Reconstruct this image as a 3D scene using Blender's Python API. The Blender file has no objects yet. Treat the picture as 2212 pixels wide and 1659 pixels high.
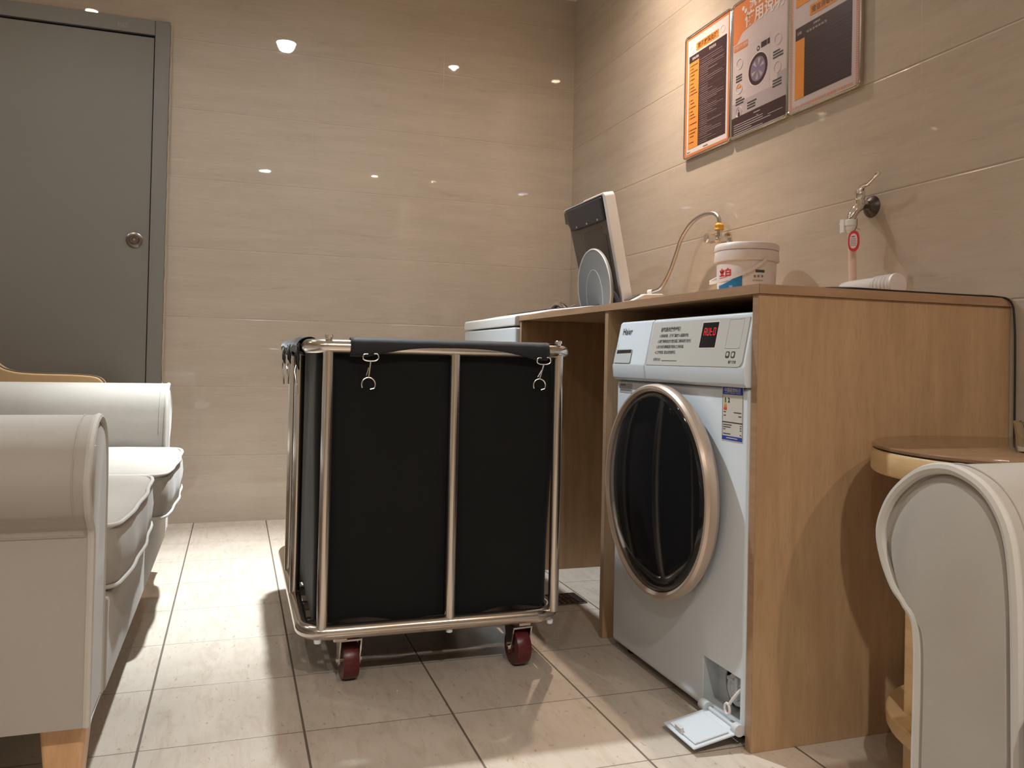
import bpy, bmesh, math, random
from mathutils import Vector, Matrix
random.seed(7)
PI = math.pi
C = bpy.context.scene.collection
sc = bpy.context.scene

# ------------------------------------------------------------------ camera
cd = bpy.data.cameras.new('camera'); cam = bpy.data.objects.new('camera', cd); C.objects.link(cam)
sc.camera = cam
F_PX, W_PX = 1774.56, 2212.0
cd.sensor_fit = 'HORIZONTAL'; cd.sensor_width = 36.0; cd.lens = F_PX * 36.0 / W_PX
cd.shift_x = 0.0; cd.shift_y = -76.1 / W_PX
cd.clip_start = 0.02
yaw, pit, rol = 0.3245, 0.0130, 0.0216
fw = Vector((math.sin(yaw)*math.cos(pit), math.cos(yaw)*math.cos(pit), math.sin(pit)))
rt = Vector((math.cos(yaw), -math.sin(yaw), 0)); up = rt.cross(fw)
r2 = rt*math.cos(rol) + up*math.sin(rol); u2 = -rt*math.sin(rol) + up*math.cos(rol)
M = Matrix((r2, u2, -fw)).transposed().to_4x4(); M.translation = Vector((-1.5805, -3.8098, 0.7368))
cam.matrix_world = M

# ------------------------------------------------------------------ world, exposure
wd = bpy.data.worlds.new('world'); sc.world = wd; wd.use_nodes = True
wd.node_tree.nodes['Background'].inputs[0].default_value = (1.0, 0.86, 0.70, 1)
wd.node_tree.nodes['Background'].inputs[1].default_value = 0.0
sc.view_settings.view_transform = 'Standard'; sc.view_settings.look = 'None'
sc.view_settings.exposure = 0.12; sc.view_settings.gamma = 1.0; sc.view_settings.use_curve_mapping = False
sc.cycles.max_bounces = 10; sc.cycles.diffuse_bounces = 6; sc.cycles.sample_clamp_indirect = 6.0
sc.cycles.caustics_reflective = False; sc.cycles.caustics_refractive = False

# ceiling downlights: x, y, power, colour, lamp radius, cone half angle, blend, face radius
WARM = (1.0, 0.80, 0.66); COOL = (0.86, 0.95, 1.0); HALL = (1.0, 0.96, 0.89)
LAMPS = [
 (-1.345,-1.12, 200, COOL, 0.030, 46, 0.7, 0.055, 'frosted ceiling downlight above the gap between sofa and laundry cart'),
 (-0.34, -1.13,  85, WARM, 0.020, 40, 1.0, 0.030, 'small warm ceiling downlight above the open top-loading washer'),
 (-2.35, -1.04,  18, HALL, 0.020, 80, 1.0, 0.030, 'small dim ceiling downlight above the grey door'),
 (-3.35, -1.04,  20, HALL, 0.040, 80, 1.0, 0.030, 'added small fill downlight on the ceiling beyond the grey door, away from the washers'),  # added fill lamp, carries the lamp row on to lighten the walls
 (-1.35, -4.64, 150, HALL, 0.030, 74, 1.0, 0.055, 'frosted ceiling downlight behind the camera, between sofa and armchair'),
 (-0.30, -4.43,  62, WARM, 0.020, 74, 1.0, 0.030, 'small warm ceiling downlight behind the camera, beside the tap wall'),
 (-2.35, -4.60,  62, HALL, 0.030, 78, 1.0, 0.055, 'added dim fill downlight on the ceiling behind the camera, in line with the sofa'),  # added fill lamp, unseen, brightens the back wall and washer front
 (-3.35, -4.60,  30, HALL, 0.030, 78, 1.0, 0.055, 'added dim fill downlight on the ceiling behind the camera, farthest from the tap wall'),  # another unseen lamp added for fill at the end of the row
]
CEIL = 2.545

# ------------------------------------------------------------------ helpers
ORG = {}
def finish(bm, smooth=True, ang=38):
    bmesh.ops.recalc_face_normals(bm, faces=bm.faces[:])
    me = bpy.data.meshes.new('m'); bm.to_mesh(me); bm.free()
    if smooth:
        for p in me.polygons: p.use_smooth = True
        me.set_sharp_from_angle(angle=math.radians(ang))
    return me
def part(name, bm, mat, parent=None, bevel=0, seg=2, smooth=True, ang=38, label=None, subsurf=0):
    """links ONE mesh, built in room coordinates, as a part of parent (or as a thing of its own)"""
    me = finish(bm, smooth, ang) if isinstance(bm, bmesh.types.BMesh) else bm
    me.name = name
    org = ORG[parent.name] if parent else Vector((0,0,0))
    if parent: me.transform(Matrix.Translation(-org))
    o = bpy.data.objects.new(name, me); C.objects.link(o)
    if parent: o.parent = parent
    ORG[o.name] = org
    me.materials.append(mat)
    if bevel:
        m = o.modifiers.new('bevel', 'BEVEL'); m.width = bevel; m.segments = seg; m.limit_method = 'ANGLE'; m.angle_limit = math.radians(40)
        if smooth:
            me.attributes.remove(me.attributes['sharp_edge']) if 'sharp_edge' in me.attributes else None
            w = o.modifiers.new('wn', 'WEIGHTED_NORMAL'); w.keep_sharp = False
    if subsurf:
        m = o.modifiers.new('ss', 'SUBSURF'); m.levels = subsurf; m.render_levels = subsurf
    if label: o['label'] = label
    return o
def thing(name, loc, label, cat, group=None):
    o = bpy.data.objects.new(name, None); C.objects.link(o); o.location = loc; o.empty_display_size = 0.05
    ORG[o.name] = Vector(loc); o['label'] = label; o['category'] = cat
    if group: o['group'] = group
    return o
def tag(o, label, cat, group=None):
    o['label'] = label; o['category'] = cat
    if group: o['group'] = group
    return o
def settle(o):
    """moves the origin of a one-mesh thing to its base centre"""
    vs = [v.co for v in o.data.vertices]
    c = Vector(((min(v.x for v in vs)+max(v.x for v in vs))/2, (min(v.y for v in vs)+max(v.y for v in vs))/2, min(v.z for v in vs)))
    o.data.transform(Matrix.Translation(-c)); o.location = c; ORG[o.name] = c
    return o
def struct(o): o['kind'] = 'structure'; return o
def nb(): return bmesh.new()
def box(bm, x0, x1, y0, y1, z0, z1, mat=None):
    vs = [bm.verts.new((x, y, z)) for x in (x0, x1) for y in (y0, y1) for z in (z0, z1)]
    if mat is not None:
        for v in vs: v.co = mat @ v.co
    for f in ((0,1,3,2),(4,6,7,5),(0,4,5,1),(2,3,7,6),(0,2,6,4),(1,5,7,3)): bm.faces.new([vs[i] for i in f])
    return bm
def B(*a, **k): return box(nb(), *a, **k)
def tube(bm, pts, r, n=10, closed=False, cap=True):
    pts = [Vector(p) for p in pts]; m = len(pts)
    rad = r if isinstance(r, (list, tuple)) else [r]*m
    tang = []
    for i in range(m):
        a = pts[(i-1) % m] if (closed or i > 0) else pts[i]
        b = pts[(i+1) % m] if (closed or i < m-1) else pts[i]
        tang.append((b-a).normalized())
    t0 = tang[0]; nrm = t0.cross(Vector((0,0,1)) if abs(t0.z) < .9 else Vector((1,0,0))).normalized()
    rings = []
    for i in range(m):
        if i:
            q = tang[i-1].rotation_difference(tang[i]); nrm = (q @ nrm)
            nrm = (nrm - tang[i]*nrm.dot(tang[i])).normalized()
        b = tang[i].cross(nrm)
        rings.append([bm.verts.new(pts[i] + (nrm*math.cos(2*PI*k/n) + b*math.sin(2*PI*k/n))*rad[i]) for k in range(n)])
    last = m if closed else m-1
    for i in range(last):
        A, D = rings[i], rings[(i+1) % m]
        off = 0
        if closed and i == m-1:
            off = min(range(n), key=lambda s: (A[0].co-D[s].co).length)
        for k in range(n):
            bm.faces.new((A[k], A[(k+1) % n], D[(k+1+off) % n], D[(k+off) % n]))
    if cap and not closed:
        bm.faces.new(rings[0][::-1]); bm.faces.new(rings[-1])
    return bm
def T(*a, **k): return tube(nb(), *a, **k)
def lathe(bm, prof, mat=Matrix.Identity(4), n=48):
    """profile (radius, height) turned about local z"""
    rings = []
    for r, h in prof:
        if r < 1e-6: rings.append([bm.verts.new(mat @ Vector((0,0,h)))])
        else: rings.append([bm.verts.new(mat @ Vector((r*math.cos(2*PI*k/n), r*math.sin(2*PI*k/n), h))) for k in range(n)])
    for A, D in zip(rings, rings[1:]):
        for k in range(n):
            a, b = A[k % len(A)], A[(k+1) % len(A)]; c, d = D[(k+1) % len(D)], D[k % len(D)]
            f = []
            for v in (a, b, c, d):
                if v not in f: f.append(v)
            if len(f) > 2: bm.faces.new(f)
    for R, rev in ((rings[0], True), (rings[-1], False)):
        if len(R) > 2: bm.faces.new(R[::-1] if rev else R)
    return bm
def LT(prof, mat=Matrix.Identity(4), n=48): return lathe(nb(), prof, mat, n)
def axis_m(o, d):
    """matrix with local z along d, origin o"""
    d = Vector(d).normalized(); q = Vector((0,0,1)).rotation_difference(d)
    return Matrix.Translation(Vector(o)) @ q.to_matrix().to_4x4()
def prism(bm, poly, o, u, v, w0, w1):
    """2-D polygon in the plane (o; u, v), extruded from w0 to w1 along u x v"""
    o, u, v = Vector(o), Vector(u), Vector(v); w = u.cross(v).normalized()
    a = [bm.verts.new(o + u*p + v*q + w*w0) for p, q in poly]
    b = [bm.verts.new(o + u*p + v*q + w*w1) for p, q in poly]
    bm.faces.new(a[::-1]); bm.faces.new(b)
    for i in range(len(a)):
        j = (i+1) % len(a); bm.faces.new((a[i], a[j], b[j], b[i]))
    return bm
def PR(*a): return prism(nb(), *a)
def rrect(x0, x1, y0, y1, r, n=6):
    pts = []
    for cx, cy, a0 in ((x1-r, y1-r, 0), (x0+r, y1-r, 90), (x0+r, y0+r, 180), (x1-r, y0+r, 270)):
        for k in range(n+1):
            a = math.radians(a0 + 90*k/n); pts.append((cx + r*math.cos(a), cy + r*math.sin(a)))
    return pts
def smooth_curve(pts, n=8, closed=False):
    """Catmull-Rom through the points"""
    P = [Vector(p) for p in pts]; m = len(P); out = []
    rng = range(m if closed else m-1)
    for i in rng:
        g = (lambda k: P[k % m]) if closed else (lambda k: P[max(0, min(m-1, k))])
        p0, p1, p2, p3 = g(i-1), g(i), g(i+1), g(i+2)
        for k in range(n):
            t = k/n
            out.append(.5*((2*p1) + (p2-p0)*t + (2*p0-5*p1+4*p2-p3)*t*t + (3*p1-p0-3*p2+p3)*t**3))
    if not closed: out.append(P[-1])
    return out
def glyphs(s, size, o, u, v, align='LEFT', bend=None, shear=0.0, bold=0.0):
    """lettering as a flat mesh: text plane (o; u right, v up)"""
    cu = bpy.data.curves.new('t', 'FONT'); cu.body = s; cu.size = size; cu.align_x = align; cu.resolution_u = 2
    cu.shear = shear; cu.offset = bold
    ob = bpy.data.objects.new('t', cu)
    me = bpy.data.meshes.new_from_object(ob)
    bpy.data.objects.remove(ob); bpy.data.curves.remove(cu)
    u, v, o = Vector(u), Vector(v), Vector(o)
    bm = nb(); bm.from_mesh(me); bpy.data.meshes.remove(me)
    for w in bm.verts: w.co = (bend(w.co.x, w.co.y) if bend else o + u*w.co.x + v*w.co.y)
    return bm
def merge(bm, other):
    me = bpy.data.meshes.new('x'); other.to_mesh(me); other.free(); bm.from_mesh(me); bpy.data.meshes.remove(me); return bm
def cut(o, cutter_bm):
    """takes the cutter's volume out of the mesh of o"""
    me = finish(cutter_bm, False); c = bpy.data.objects.new('c', me); C.objects.link(c)
    c.location = ORG[o.name]*-1 if o.parent else (0,0,0)
    c.parent = o.parent
    m = o.modifiers.new('b', 'BOOLEAN'); m.operation = 'DIFFERENCE'; m.object = c; m.solver = 'EXACT'
    bpy.context.view_layer.update()
    new = bpy.data.meshes.new_from_object(o.evaluated_get(bpy.context.evaluated_depsgraph_get()))
    o.modifiers.clear(); o.data = new; bpy.data.objects.remove(c)
    for p in new.polygons: p.use_smooth = True
    new.set_sharp_from_angle(angle=math.radians(30))

# ------------------------------------------------------------------ materials
def pm(name, col, rough=.5, metal=0, spec=.5, **k):
    m = bpy.data.materials.new(name); m.use_nodes = True
    b = m.node_tree.nodes['Principled BSDF']
    b.inputs['Base Color'].default_value = (*col, 1); b.inputs['Roughness'].default_value = rough
    b.inputs['Metallic'].default_value = metal; b.inputs['Specular IOR Level'].default_value = spec
    for a, v in k.items(): b.inputs[a.replace('_', ' ')].default_value = v
    return m
def nodes(m): return m.node_tree.nodes, m.node_tree.links, m.node_tree.nodes['Principled BSDF']
def math_n(N, L, op, a, b=None, c=None):
    n = N.new('ShaderNodeMath'); n.operation = op
    for i, v in enumerate((a, b, c)):
        if v is None: continue
        if isinstance(v, (int, float)): n.inputs[i].default_value = v
        else: L.new(v, n.inputs[i])
    return n.outputs[0]
def noise(N, L, vec, scale, detail=4, rough=.55, dist=0):
    n = N.new('ShaderNodeTexNoise'); n.inputs['Scale'].default_value = scale; n.inputs['Detail'].default_value = detail
    n.inputs['Roughness'].default_value = rough; n.inputs['Distortion'].default_value = dist
    L.new(vec, n.inputs['Vector']); return n.outputs['Fac']
def ramp(N, L, fac, stops):
    n = N.new('ShaderNodeValToRGB'); e = n.color_ramp.elements
    while len(e) < len(stops): e.new(.5)
    for s, (p, c) in zip(e, stops): s.position = p; s.color = (*c, 1) if len(c) == 3 else c
    L.new(fac, n.inputs[0]); return n.outputs[0]
def mix(N, L, f, a, b, mode='MIX'):
    n = N.new('ShaderNodeMix'); n.data_type = 'RGBA'; n.blend_type = mode
    for s, v in ((n.inputs[0], f), (n.inputs[6], a), (n.inputs[7], b)):
        if isinstance(v, (int, float)): s.default_value = v
        elif isinstance(v, tuple): s.default_value = (*v, 1)
        else: L.new(v, s)
    return n.outputs[2]
def obj_xyz(N, L):
    t = N.new('ShaderNodeTexCoord'); s = N.new('ShaderNodeSeparateXYZ'); L.new(t.outputs['Object'], s.inputs[0]); return t.outputs['Object'], s
def mapping(N, L, vec, scale):
    n = N.new('ShaderNodeMapping'); n.inputs['Scale'].default_value = scale; L.new(vec, n.inputs[0]); return n.outputs[0]
def bump(N, L, b, h, strength, dist):
    n = N.new('ShaderNodeBump'); n.inputs['Strength'].default_value = strength; n.inputs['Distance'].default_value = dist
    L.new(h, n.inputs['Height']); L.new(n.outputs[0], b.inputs['Normal'])
def grid_line(N, L, co, off, pitch, width):
    """1 on the joint lines co = off + k * pitch, 0 elsewhere"""
    a = math_n(N, L, 'SUBTRACT', co, off); a = math_n(N, L, 'DIVIDE', a, pitch)
    f = math_n(N, L, 'FRACT', a); f = math_n(N, L, 'SUBTRACT', f, .5); f = math_n(N, L, 'ABSOLUTE', f)
    f = math_n(N, L, 'SUBTRACT', .5, f); f = math_n(N, L, 'MULTIPLY', f, pitch)
    n = N.new('ShaderNodeMapRange'); n.interpolation_type = 'SMOOTHSTEP'
    n.inputs[1].default_value = width*.5; n.inputs[2].default_value = width*.5 + .0012
    n.inputs[3].default_value = 1; n.inputs[4].default_value = 0
    L.new(f, n.inputs[0]); return n.outputs[0]

def wall_tile(name, haxis, voff, kh, kv):
    m = pm(name, (.5, .4, .3), .10, spec=.5); N, L, b = nodes(m)
    vec, s = obj_xyz(N, L)
    h = s.outputs[haxis]
    lines_h = grid_line(N, L, s.outputs[2], -.0114, .3, .0022)
    lines_v = grid_line(N, L, h, voff, .6, .0010)
    st = (1.6, 1.6, 14) ; v2 = mapping(N, L, vec, st)
    fine = noise(N, L, mapping(N, L, vec, (7, 7, 60)), 1.6, 6, .65, .4)
    big = noise(N, L, v2, 1.3, 5, .6, .3)
    vein = noise(N, L, mapping(N, L, vec, (3, 3, 26)), 1.7, 8, .7, 1.2)
    col = ramp(N, L, big, [(.30, (.455, .393, .320)), (.70, (.520, .453, .372))])
    col = mix(N, L, ramp(N, L, fine, [(.45, (0, 0, 0)), (.75, (.38, .38, .38))]), col, (.58, .515, .44))
    col = mix(N, L, ramp(N, L, vein, [(.58, (0, 0, 0)), (.70, (.30, .30, .30))]), col, (.34, .275, .21))
    col = mix(N, L, math_n(N, L, 'MULTIPLY', lines_h, kh), col, (.60, .52, .42))
    col = mix(N, L, math_n(N, L, 'MULTIPLY', lines_v, kv), col, (.62, .54, .44))
    dk_ = grid_line(N, L, s.outputs[2], -.0114+.0030, .3, .0016)
    col = mix(N, L, math_n(N, L, 'MULTIPLY', dk_, min(1, kh*1.2)), col, (.22, .165, .12))
    L.new(col, b.inputs['Base Color'])
    lines = math_n(N, L, 'MAXIMUM', lines_h, lines_v)
    L.new(math_n(N, L, 'MULTIPLY_ADD', lines, .3, .022), b.inputs['Roughness'])
    hgt = math_n(N, L, 'SUBTRACT', 1.0, lines)
    und = noise(N, L, vec, 2.2, 2, .5)
    hgt = math_n(N, L, 'ADD', hgt, math_n(N, L, 'MULTIPLY', und, .12))
    bump(N, L, b, hgt, .5, .0012)
    return m
M_wall_back = wall_tile('wall_tile_back', 0, -.071, .22, .07)
M_wall_side = wall_tile('wall_tile_side', 1, -.42, .45, .22)

def floor_tile():
    m = pm('floor_tile', (.5, .4, .3), .2, spec=.5); N, L, b = nodes(m)
    vec, s = obj_xyz(N, L)
    gx = grid_line(N, L, s.outputs[0], -1.7339, .2994, .0034)
    gy = grid_line(N, L, s.outputs[1], -.3983, .2923, .0016)
    # a tone of its own for each tile
    fx = math_n(N, L, 'FLOOR', math_n(N, L, 'DIVIDE', math_n(N, L, 'SUBTRACT', s.outputs[0], -1.7339), .2994))
    fy = math_n(N, L, 'FLOOR', math_n(N, L, 'DIVIDE', math_n(N, L, 'SUBTRACT', s.outputs[1], -.3983), .2923))
    cmb = N.new('ShaderNodeCombineXYZ'); L.new(fx, cmb.inputs[0]); L.new(fy, cmb.inputs[1])
    wn = N.new('ShaderNodeTexWhiteNoise'); wn.noise_dimensions = '3D'; L.new(cmb.outputs[0], wn.inputs['Vector'])
    streak = noise(N, L, mapping(N, L, vec, (26, 6, 26)), 1.4, 8, .72, .8)
    cloud = noise(N, L, vec, 5, 4, .6, .5)
    speck = noise(N, L, mapping(N, L, vec, (60, 26, 60)), 1.6, 3, .6, .3)
    col = ramp(N, L, cloud, [(.3, (.520, .450, .375)), (.7, (.590, .515, .435))])
    col = mix(N, L, ramp(N, L, streak, [(.48, (0, 0, 0)), (.70, (.60, .60, .60))]), col, (.43, .335, .255))
    col = mix(N, L, ramp(N, L, speck, [(.64, (0, 0, 0)), (.71, (.75, .75, .75))]), col, (.34, .26, .19))
    tone = N.new('ShaderNodeMapRange'); L.new(wn.outputs[0], tone.inputs[0]); tone.inputs[3].default_value = .95; tone.inputs[4].default_value = 1.04
    tn = N.new('ShaderNodeVectorMath'); tn.operation = 'SCALE'; L.new(col, tn.inputs[0]); L.new(tone.outputs[0], tn.inputs['Scale'])
    col = mix(N, L, math_n(N, L, 'MULTIPLY', gx, .9), tn.outputs[0], (.075, .050, .034))
    col = mix(N, L, math_n(N, L, 'MULTIPLY', gy, .8), col, (.11, .075, .052))
    L.new(col, b.inputs['Base Color'])
    g = math_n(N, L, 'MAXIMUM', gx, gy)
    rgh = math_n(N, L, 'MULTIPLY_ADD', cloud, .14, .13)
    L.new(math_n(N, L, 'MULTIPLY_ADD', g, .4, rgh), b.inputs['Roughness'])
    hh = math_n(N, L, 'SUBTRACT', math_n(N, L, 'MULTIPLY', streak, .10), g)
    bump(N, L, b, hh, .5, .0015)
    return m
M_floor = floor_tile()

def wood(name, c1, c2, c3, scale=(14, 14, 1.6), rough=.38):
    m = pm(name, c1, rough); N, L, b = nodes(m); vec, s = obj_xyz(N, L)
    v = mapping(N, L, vec, scale)
    a = noise(N, L, v, 2.0, 8, .62, .5); f = noise(N, L, mapping(N, L, vec, tuple(k*5 for k in scale)), 3.0, 4, .6)
    w = noise(N, L, mapping(N, L, vec, tuple(k*.25 for k in scale)), 2.5, 3, .5, 1.5)
    col = ramp(N, L, a, [(.32, c1), (.66, c2)])
    col = mix(N, L, ramp(N, L, f, [(.52, (0, 0, 0)), (.78, (.5, .5, .5))]), col, c3)
    col = mix(N, L, ramp(N, L, w, [(.45, (0, 0, 0)), (.60, (.22, .22, .22)), (.66, (0, 0, 0))]), col, c3)
    L.new(col, b.inputs['Base Color']); bump(N, L, b, f, .15, .0006); return m
M_oak = wood('oak_laminate', (.375, .235, .125), (.460, .300, .165), (.275, .165, .080))
M_edge = wood('oak_edge_band', (.31, .185, .105), (.38, .235, .14), (.235, .135, .075), (3, 3, 40))
M_ash = wood('pale_wood', (.50, .335, .165), (.60, .42, .225), (.40, .25, .11), (3, 3, 22))
M_leg = wood('beech_leg', (.50, .29, .145), (.60, .37, .20), (.40, .22, .10), (20, 20, 3))

def fabric(name, col, rough=.85, bs=.25):
    m = pm(name, col, rough, spec=.2); N, L, b = nodes(m); vec, s = obj_xyz(N, L)
    a = noise(N, L, vec, 900, 2, .5); c = noise(N, L, vec, 7, 3, .5)
    cc = mix(N, L, ramp(N, L, c, [(.35, (0, 0, 0)), (.7, (.5, .5, .5))]), tuple(col), tuple(k*.9 for k in col))
    L.new(cc, b.inputs['Base Color'])
    h = math_n(N, L, 'ADD', math_n(N, L, 'MULTIPLY', a, .05), noise(N, L, vec, 14, 2, .5)); bump(N, L, b, h, bs, .006)
    b.inputs['Sheen Weight'].default_value = .15
    return m
M_fab = fabric('cream_velvet', (.345, .316, .280))
M_pipe = fabric('cream_piping', (.46, .435, .40), .8, .05)
M_seam_shade = fabric('cream_seam_shade', (.30, .275, .24), .9, .05)  # darker than the velvet: crease shade put into the seam colour
M_canvas = fabric('black_canvas', (.0044, .0050, .0054), .75, .3)
M_strap = fabric('dark_canvas_band', (.020, .022, .028), .6, .3)
M_tan = fabric('tan_leather', (.47, .30, .15), .42, .12)
M_tanp = pm('dark_piping', (.10, .055, .03), .5)

def steel(name, col, rough, amp=.08):
    m = pm(name, col, rough, 1.0); N, L, b = nodes(m); vec, s = obj_xyz(N, L)
    n = noise(N, L, mapping(N, L, vec, (40, 40, 3)), 2, 3, .6)
    L.new(math_n(N, L, 'MULTIPLY_ADD', n, amp, rough-amp/2), b.inputs['Roughness']); return m
M_steel = steel('stainless_steel', (.66, .60, .54), .20)
M_chrome = steel('chrome', (.80, .78, .76), .08, .04)
M_wire = steel('bright_wire', (.90, .90, .88), .25)
M_dkmetal = steel('dark_metal', (.10, .09, .09), .4)
M_white = pm('white_enamel', (.60, .645, .69), .32)
M_whitep = pm('white_plastic', (.74, .76, .77), .38)
M_greyp = pm('pale_grey_plastic', (.52, .54, .55), .4)
M_recess = pm('recess_grey', (.44, .46, .47), .45)
M_plate = pm('instruction_film', (.47, .455, .42), .28)
M_black = pm('black_gloss', (.008, .008, .009), .07, spec=.6)
M_blackm = pm('black_plastic', (.012, .012, .013), .5)
M_ink = pm('black_ink', (.025, .024, .024), .6)
M_inkg = pm('grey_ink', (.16, .15, .15), .6)
M_gold = pm('champagne_metal', (.52, .41, .33), .32, .5)
M_smoke = pm('smoked_plastic', (.085, .072, .064), .28)
M_navy = pm('navy_plastic', (.028, .032, .045), .35)
M_disc = pm('frosted_plastic', (.27, .30, .33), .45, Transmission_Weight=.25)
M_door = pm('grey_door_paint', (.195, .190, .172), .5)
M_doorf = pm('grey_frame_paint', (.205, .200, .190), .5)
M_gap = pm('dark_gap', (.006, .006, .006), .8)
M_ceil = pm('ceiling_paint', (.74, .70, .63), .8)
M_caulk = pm('yellowed_caulk', (.56, .46, .30), .6)
M_red = pm('red_polyurethane', (.095, .012, .014), .32)
M_bucket = pm('white_bucket_plastic', (.66, .62, .62), .38)
M_redink = pm('red_ink', (.55, .02, .025), .5)
M_blue = pm('blue_ink', (.010, .16, .36), .4)
M_dgreen = pm('dark_teal_ink', (.03, .07, .07), .5)
M_yel = pm('yellow_plastic', (.78, .42, .03), .4)
M_peach = pm('peach_print', (.60, .20, .075), .3)
M_pinkw = pm('pale_print', (.53, .46, .46), .3)
M_orange = pm('orange_print', (.66, .26, .055), .3)
M_plum = pm('plum_print', (.050, .027, .030), .35)
M_pwhite = pm('white_print', (.66, .60, .58), .3)
M_pline = pm('faint_print_lines', (.21, .15, .155), .35)
M_pgrey = pm('grey_lilac_print', (.40, .34, .36), .3)
M_brown = pm('brown_print', (.17, .055, .02), .4)
M_drum = pm('drum_print', (.20, .16, .22), .3)
M_frame = pm('poster_frame', (.46, .42, .34), .18, .3)
M_bluelab = pm('blue_label', (.012, .055, .32), .35)
M_labw = pm('label_paper', (.56, .53, .48), .5)
M_tube = pm('clear_plastic', (.80, .76, .72), .18, Transmission_Weight=.35)
M_pinkhose = pm('milky_hose', (.66, .50, .42), .4)
M_glass = pm('clear_glass', (.95, .97, .96), .03, Transmission_Weight=1.0, IOR=1.45)
M_gtop = pm('tinted_glass_sheet', (.19, .115, .065), .06, spec=.45)
M_rubber = pm('black_cable', (.012, .010, .010), .45)
M_drain = steel('drain_metal', (.24, .20, .17), .4)
def emit(name, col, s):
    m = bpy.data.materials.new(name); m.use_nodes = True; b = m.node_tree.nodes['Principled BSDF']
    b.inputs['Base Color'].default_value = (*col, 1); b.inputs['Emission Color'].default_value = (*col, 1); b.inputs['Emission Strength'].default_value = s; return m
M_led = emit('red_led_digits', (.85, .03, .04), .45)
M_lampcool = emit('frosted_lamp_face', (.92, .96, 1.0), 11)
M_lampwarm = emit('warm_lamp_face', (1.0, .90, .76), 60)

# ------------------------------------------------------------------ room shell
XL, YF = -4.30, -6.4
struct(part('floor', B(XL-.1, .1, YF-.1, .1, -.05, 0), M_floor, smooth=False))
struct(part('ceiling', B(XL-.1, .1, YF-.1, .1, CEIL, CEIL+.05), M_ceil, smooth=False))
struct(part('wall_back', B(XL-.1, .1, 0, .1, 0, CEIL), M_wall_back, smooth=False))
struct(part('wall_right', B(0, .1, YF, 0, 0, CEIL), M_wall_side, smooth=False))
struct(part('wall_left', B(XL-.1, XL, YF, 0, 0, CEIL), M_wall_side, smooth=False))
struct(part('wall_front', B(XL-.1, .1, YF-.1, YF, 0, CEIL), M_wall_back, smooth=False))

# the grey steel door with its frame
dr = bpy.data.objects.new('door_1', None); C.objects.link(dr); dr.location = (-2.40, 0, 0); ORG['door_1'] = Vector(dr.location); struct(dr)
fx0, fx1, fl0, fl1 = -2.915, -1.878, -2.855, -1.938
part('door_leaf', B(fl0+.003, fl1-.001, -.030, -.004, .008, 2.068), M_door, dr, .002)
part('frame_shadow_gap', B(fl0-.002, fl1+.002, -.006, -.0012, 0, 2.079), M_gap, dr, smooth=False)
bm = nb(); box(bm, fl1+.002, fx1, -.034, -.0012, 0, 2.142); box(bm, fx0, fl0-.002, -.034, -.0012, 0, 2.142)
part('door_jamb', bm, M_doorf, dr, .002)
part('door_head', B(fl0-.001, fl1+.001, -.033, -.0012, 2.079, 2.141), M_doorf, dr, .002)
m_ = axis_m((-1.995, -.030, 1.205), (0, -1, 0))
k_ = part('door_lock', LT([(.033, 0), (.033, .003), (.028, .006), (.020, .007), (.019, .013), (.016, .016), (.009, .016), (.008, .013), (0, .013)], m_, 32), steel('worn_lock_metal', (.26, .23, .20), .3), dr)
part('key_slot', LT([(.0062, .0132), (.0062, .0155), (.003, .0155), (.003, .0135), (0, .0135)], m_, 16), M_chrome, k_)
bm = nb(); random.seed(3)
for i in range(14):
    for j in range(6):
        if random.random() < .72:
            x = -2.082 + i*.0030; z = 2.094 + j*.0035
            box(bm, x, x+.0028, -.0338, -.033, z, z+.0032)
part('torn_sticker', bm, pm('torn_sticker_paper', (.30, .27, .25), .6), dr, smooth=False)
pts = [(fx1+.0015+random.uniform(-.0022, .0022), -.002, z*.024) for z in range(0, 90)]
part('caulk_seam', T(pts, [random.uniform(.0018, .0042) for _ in pts], 6), M_caulk, dr)
for o in dr.children:  o['kind'] = 'structure'

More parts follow.
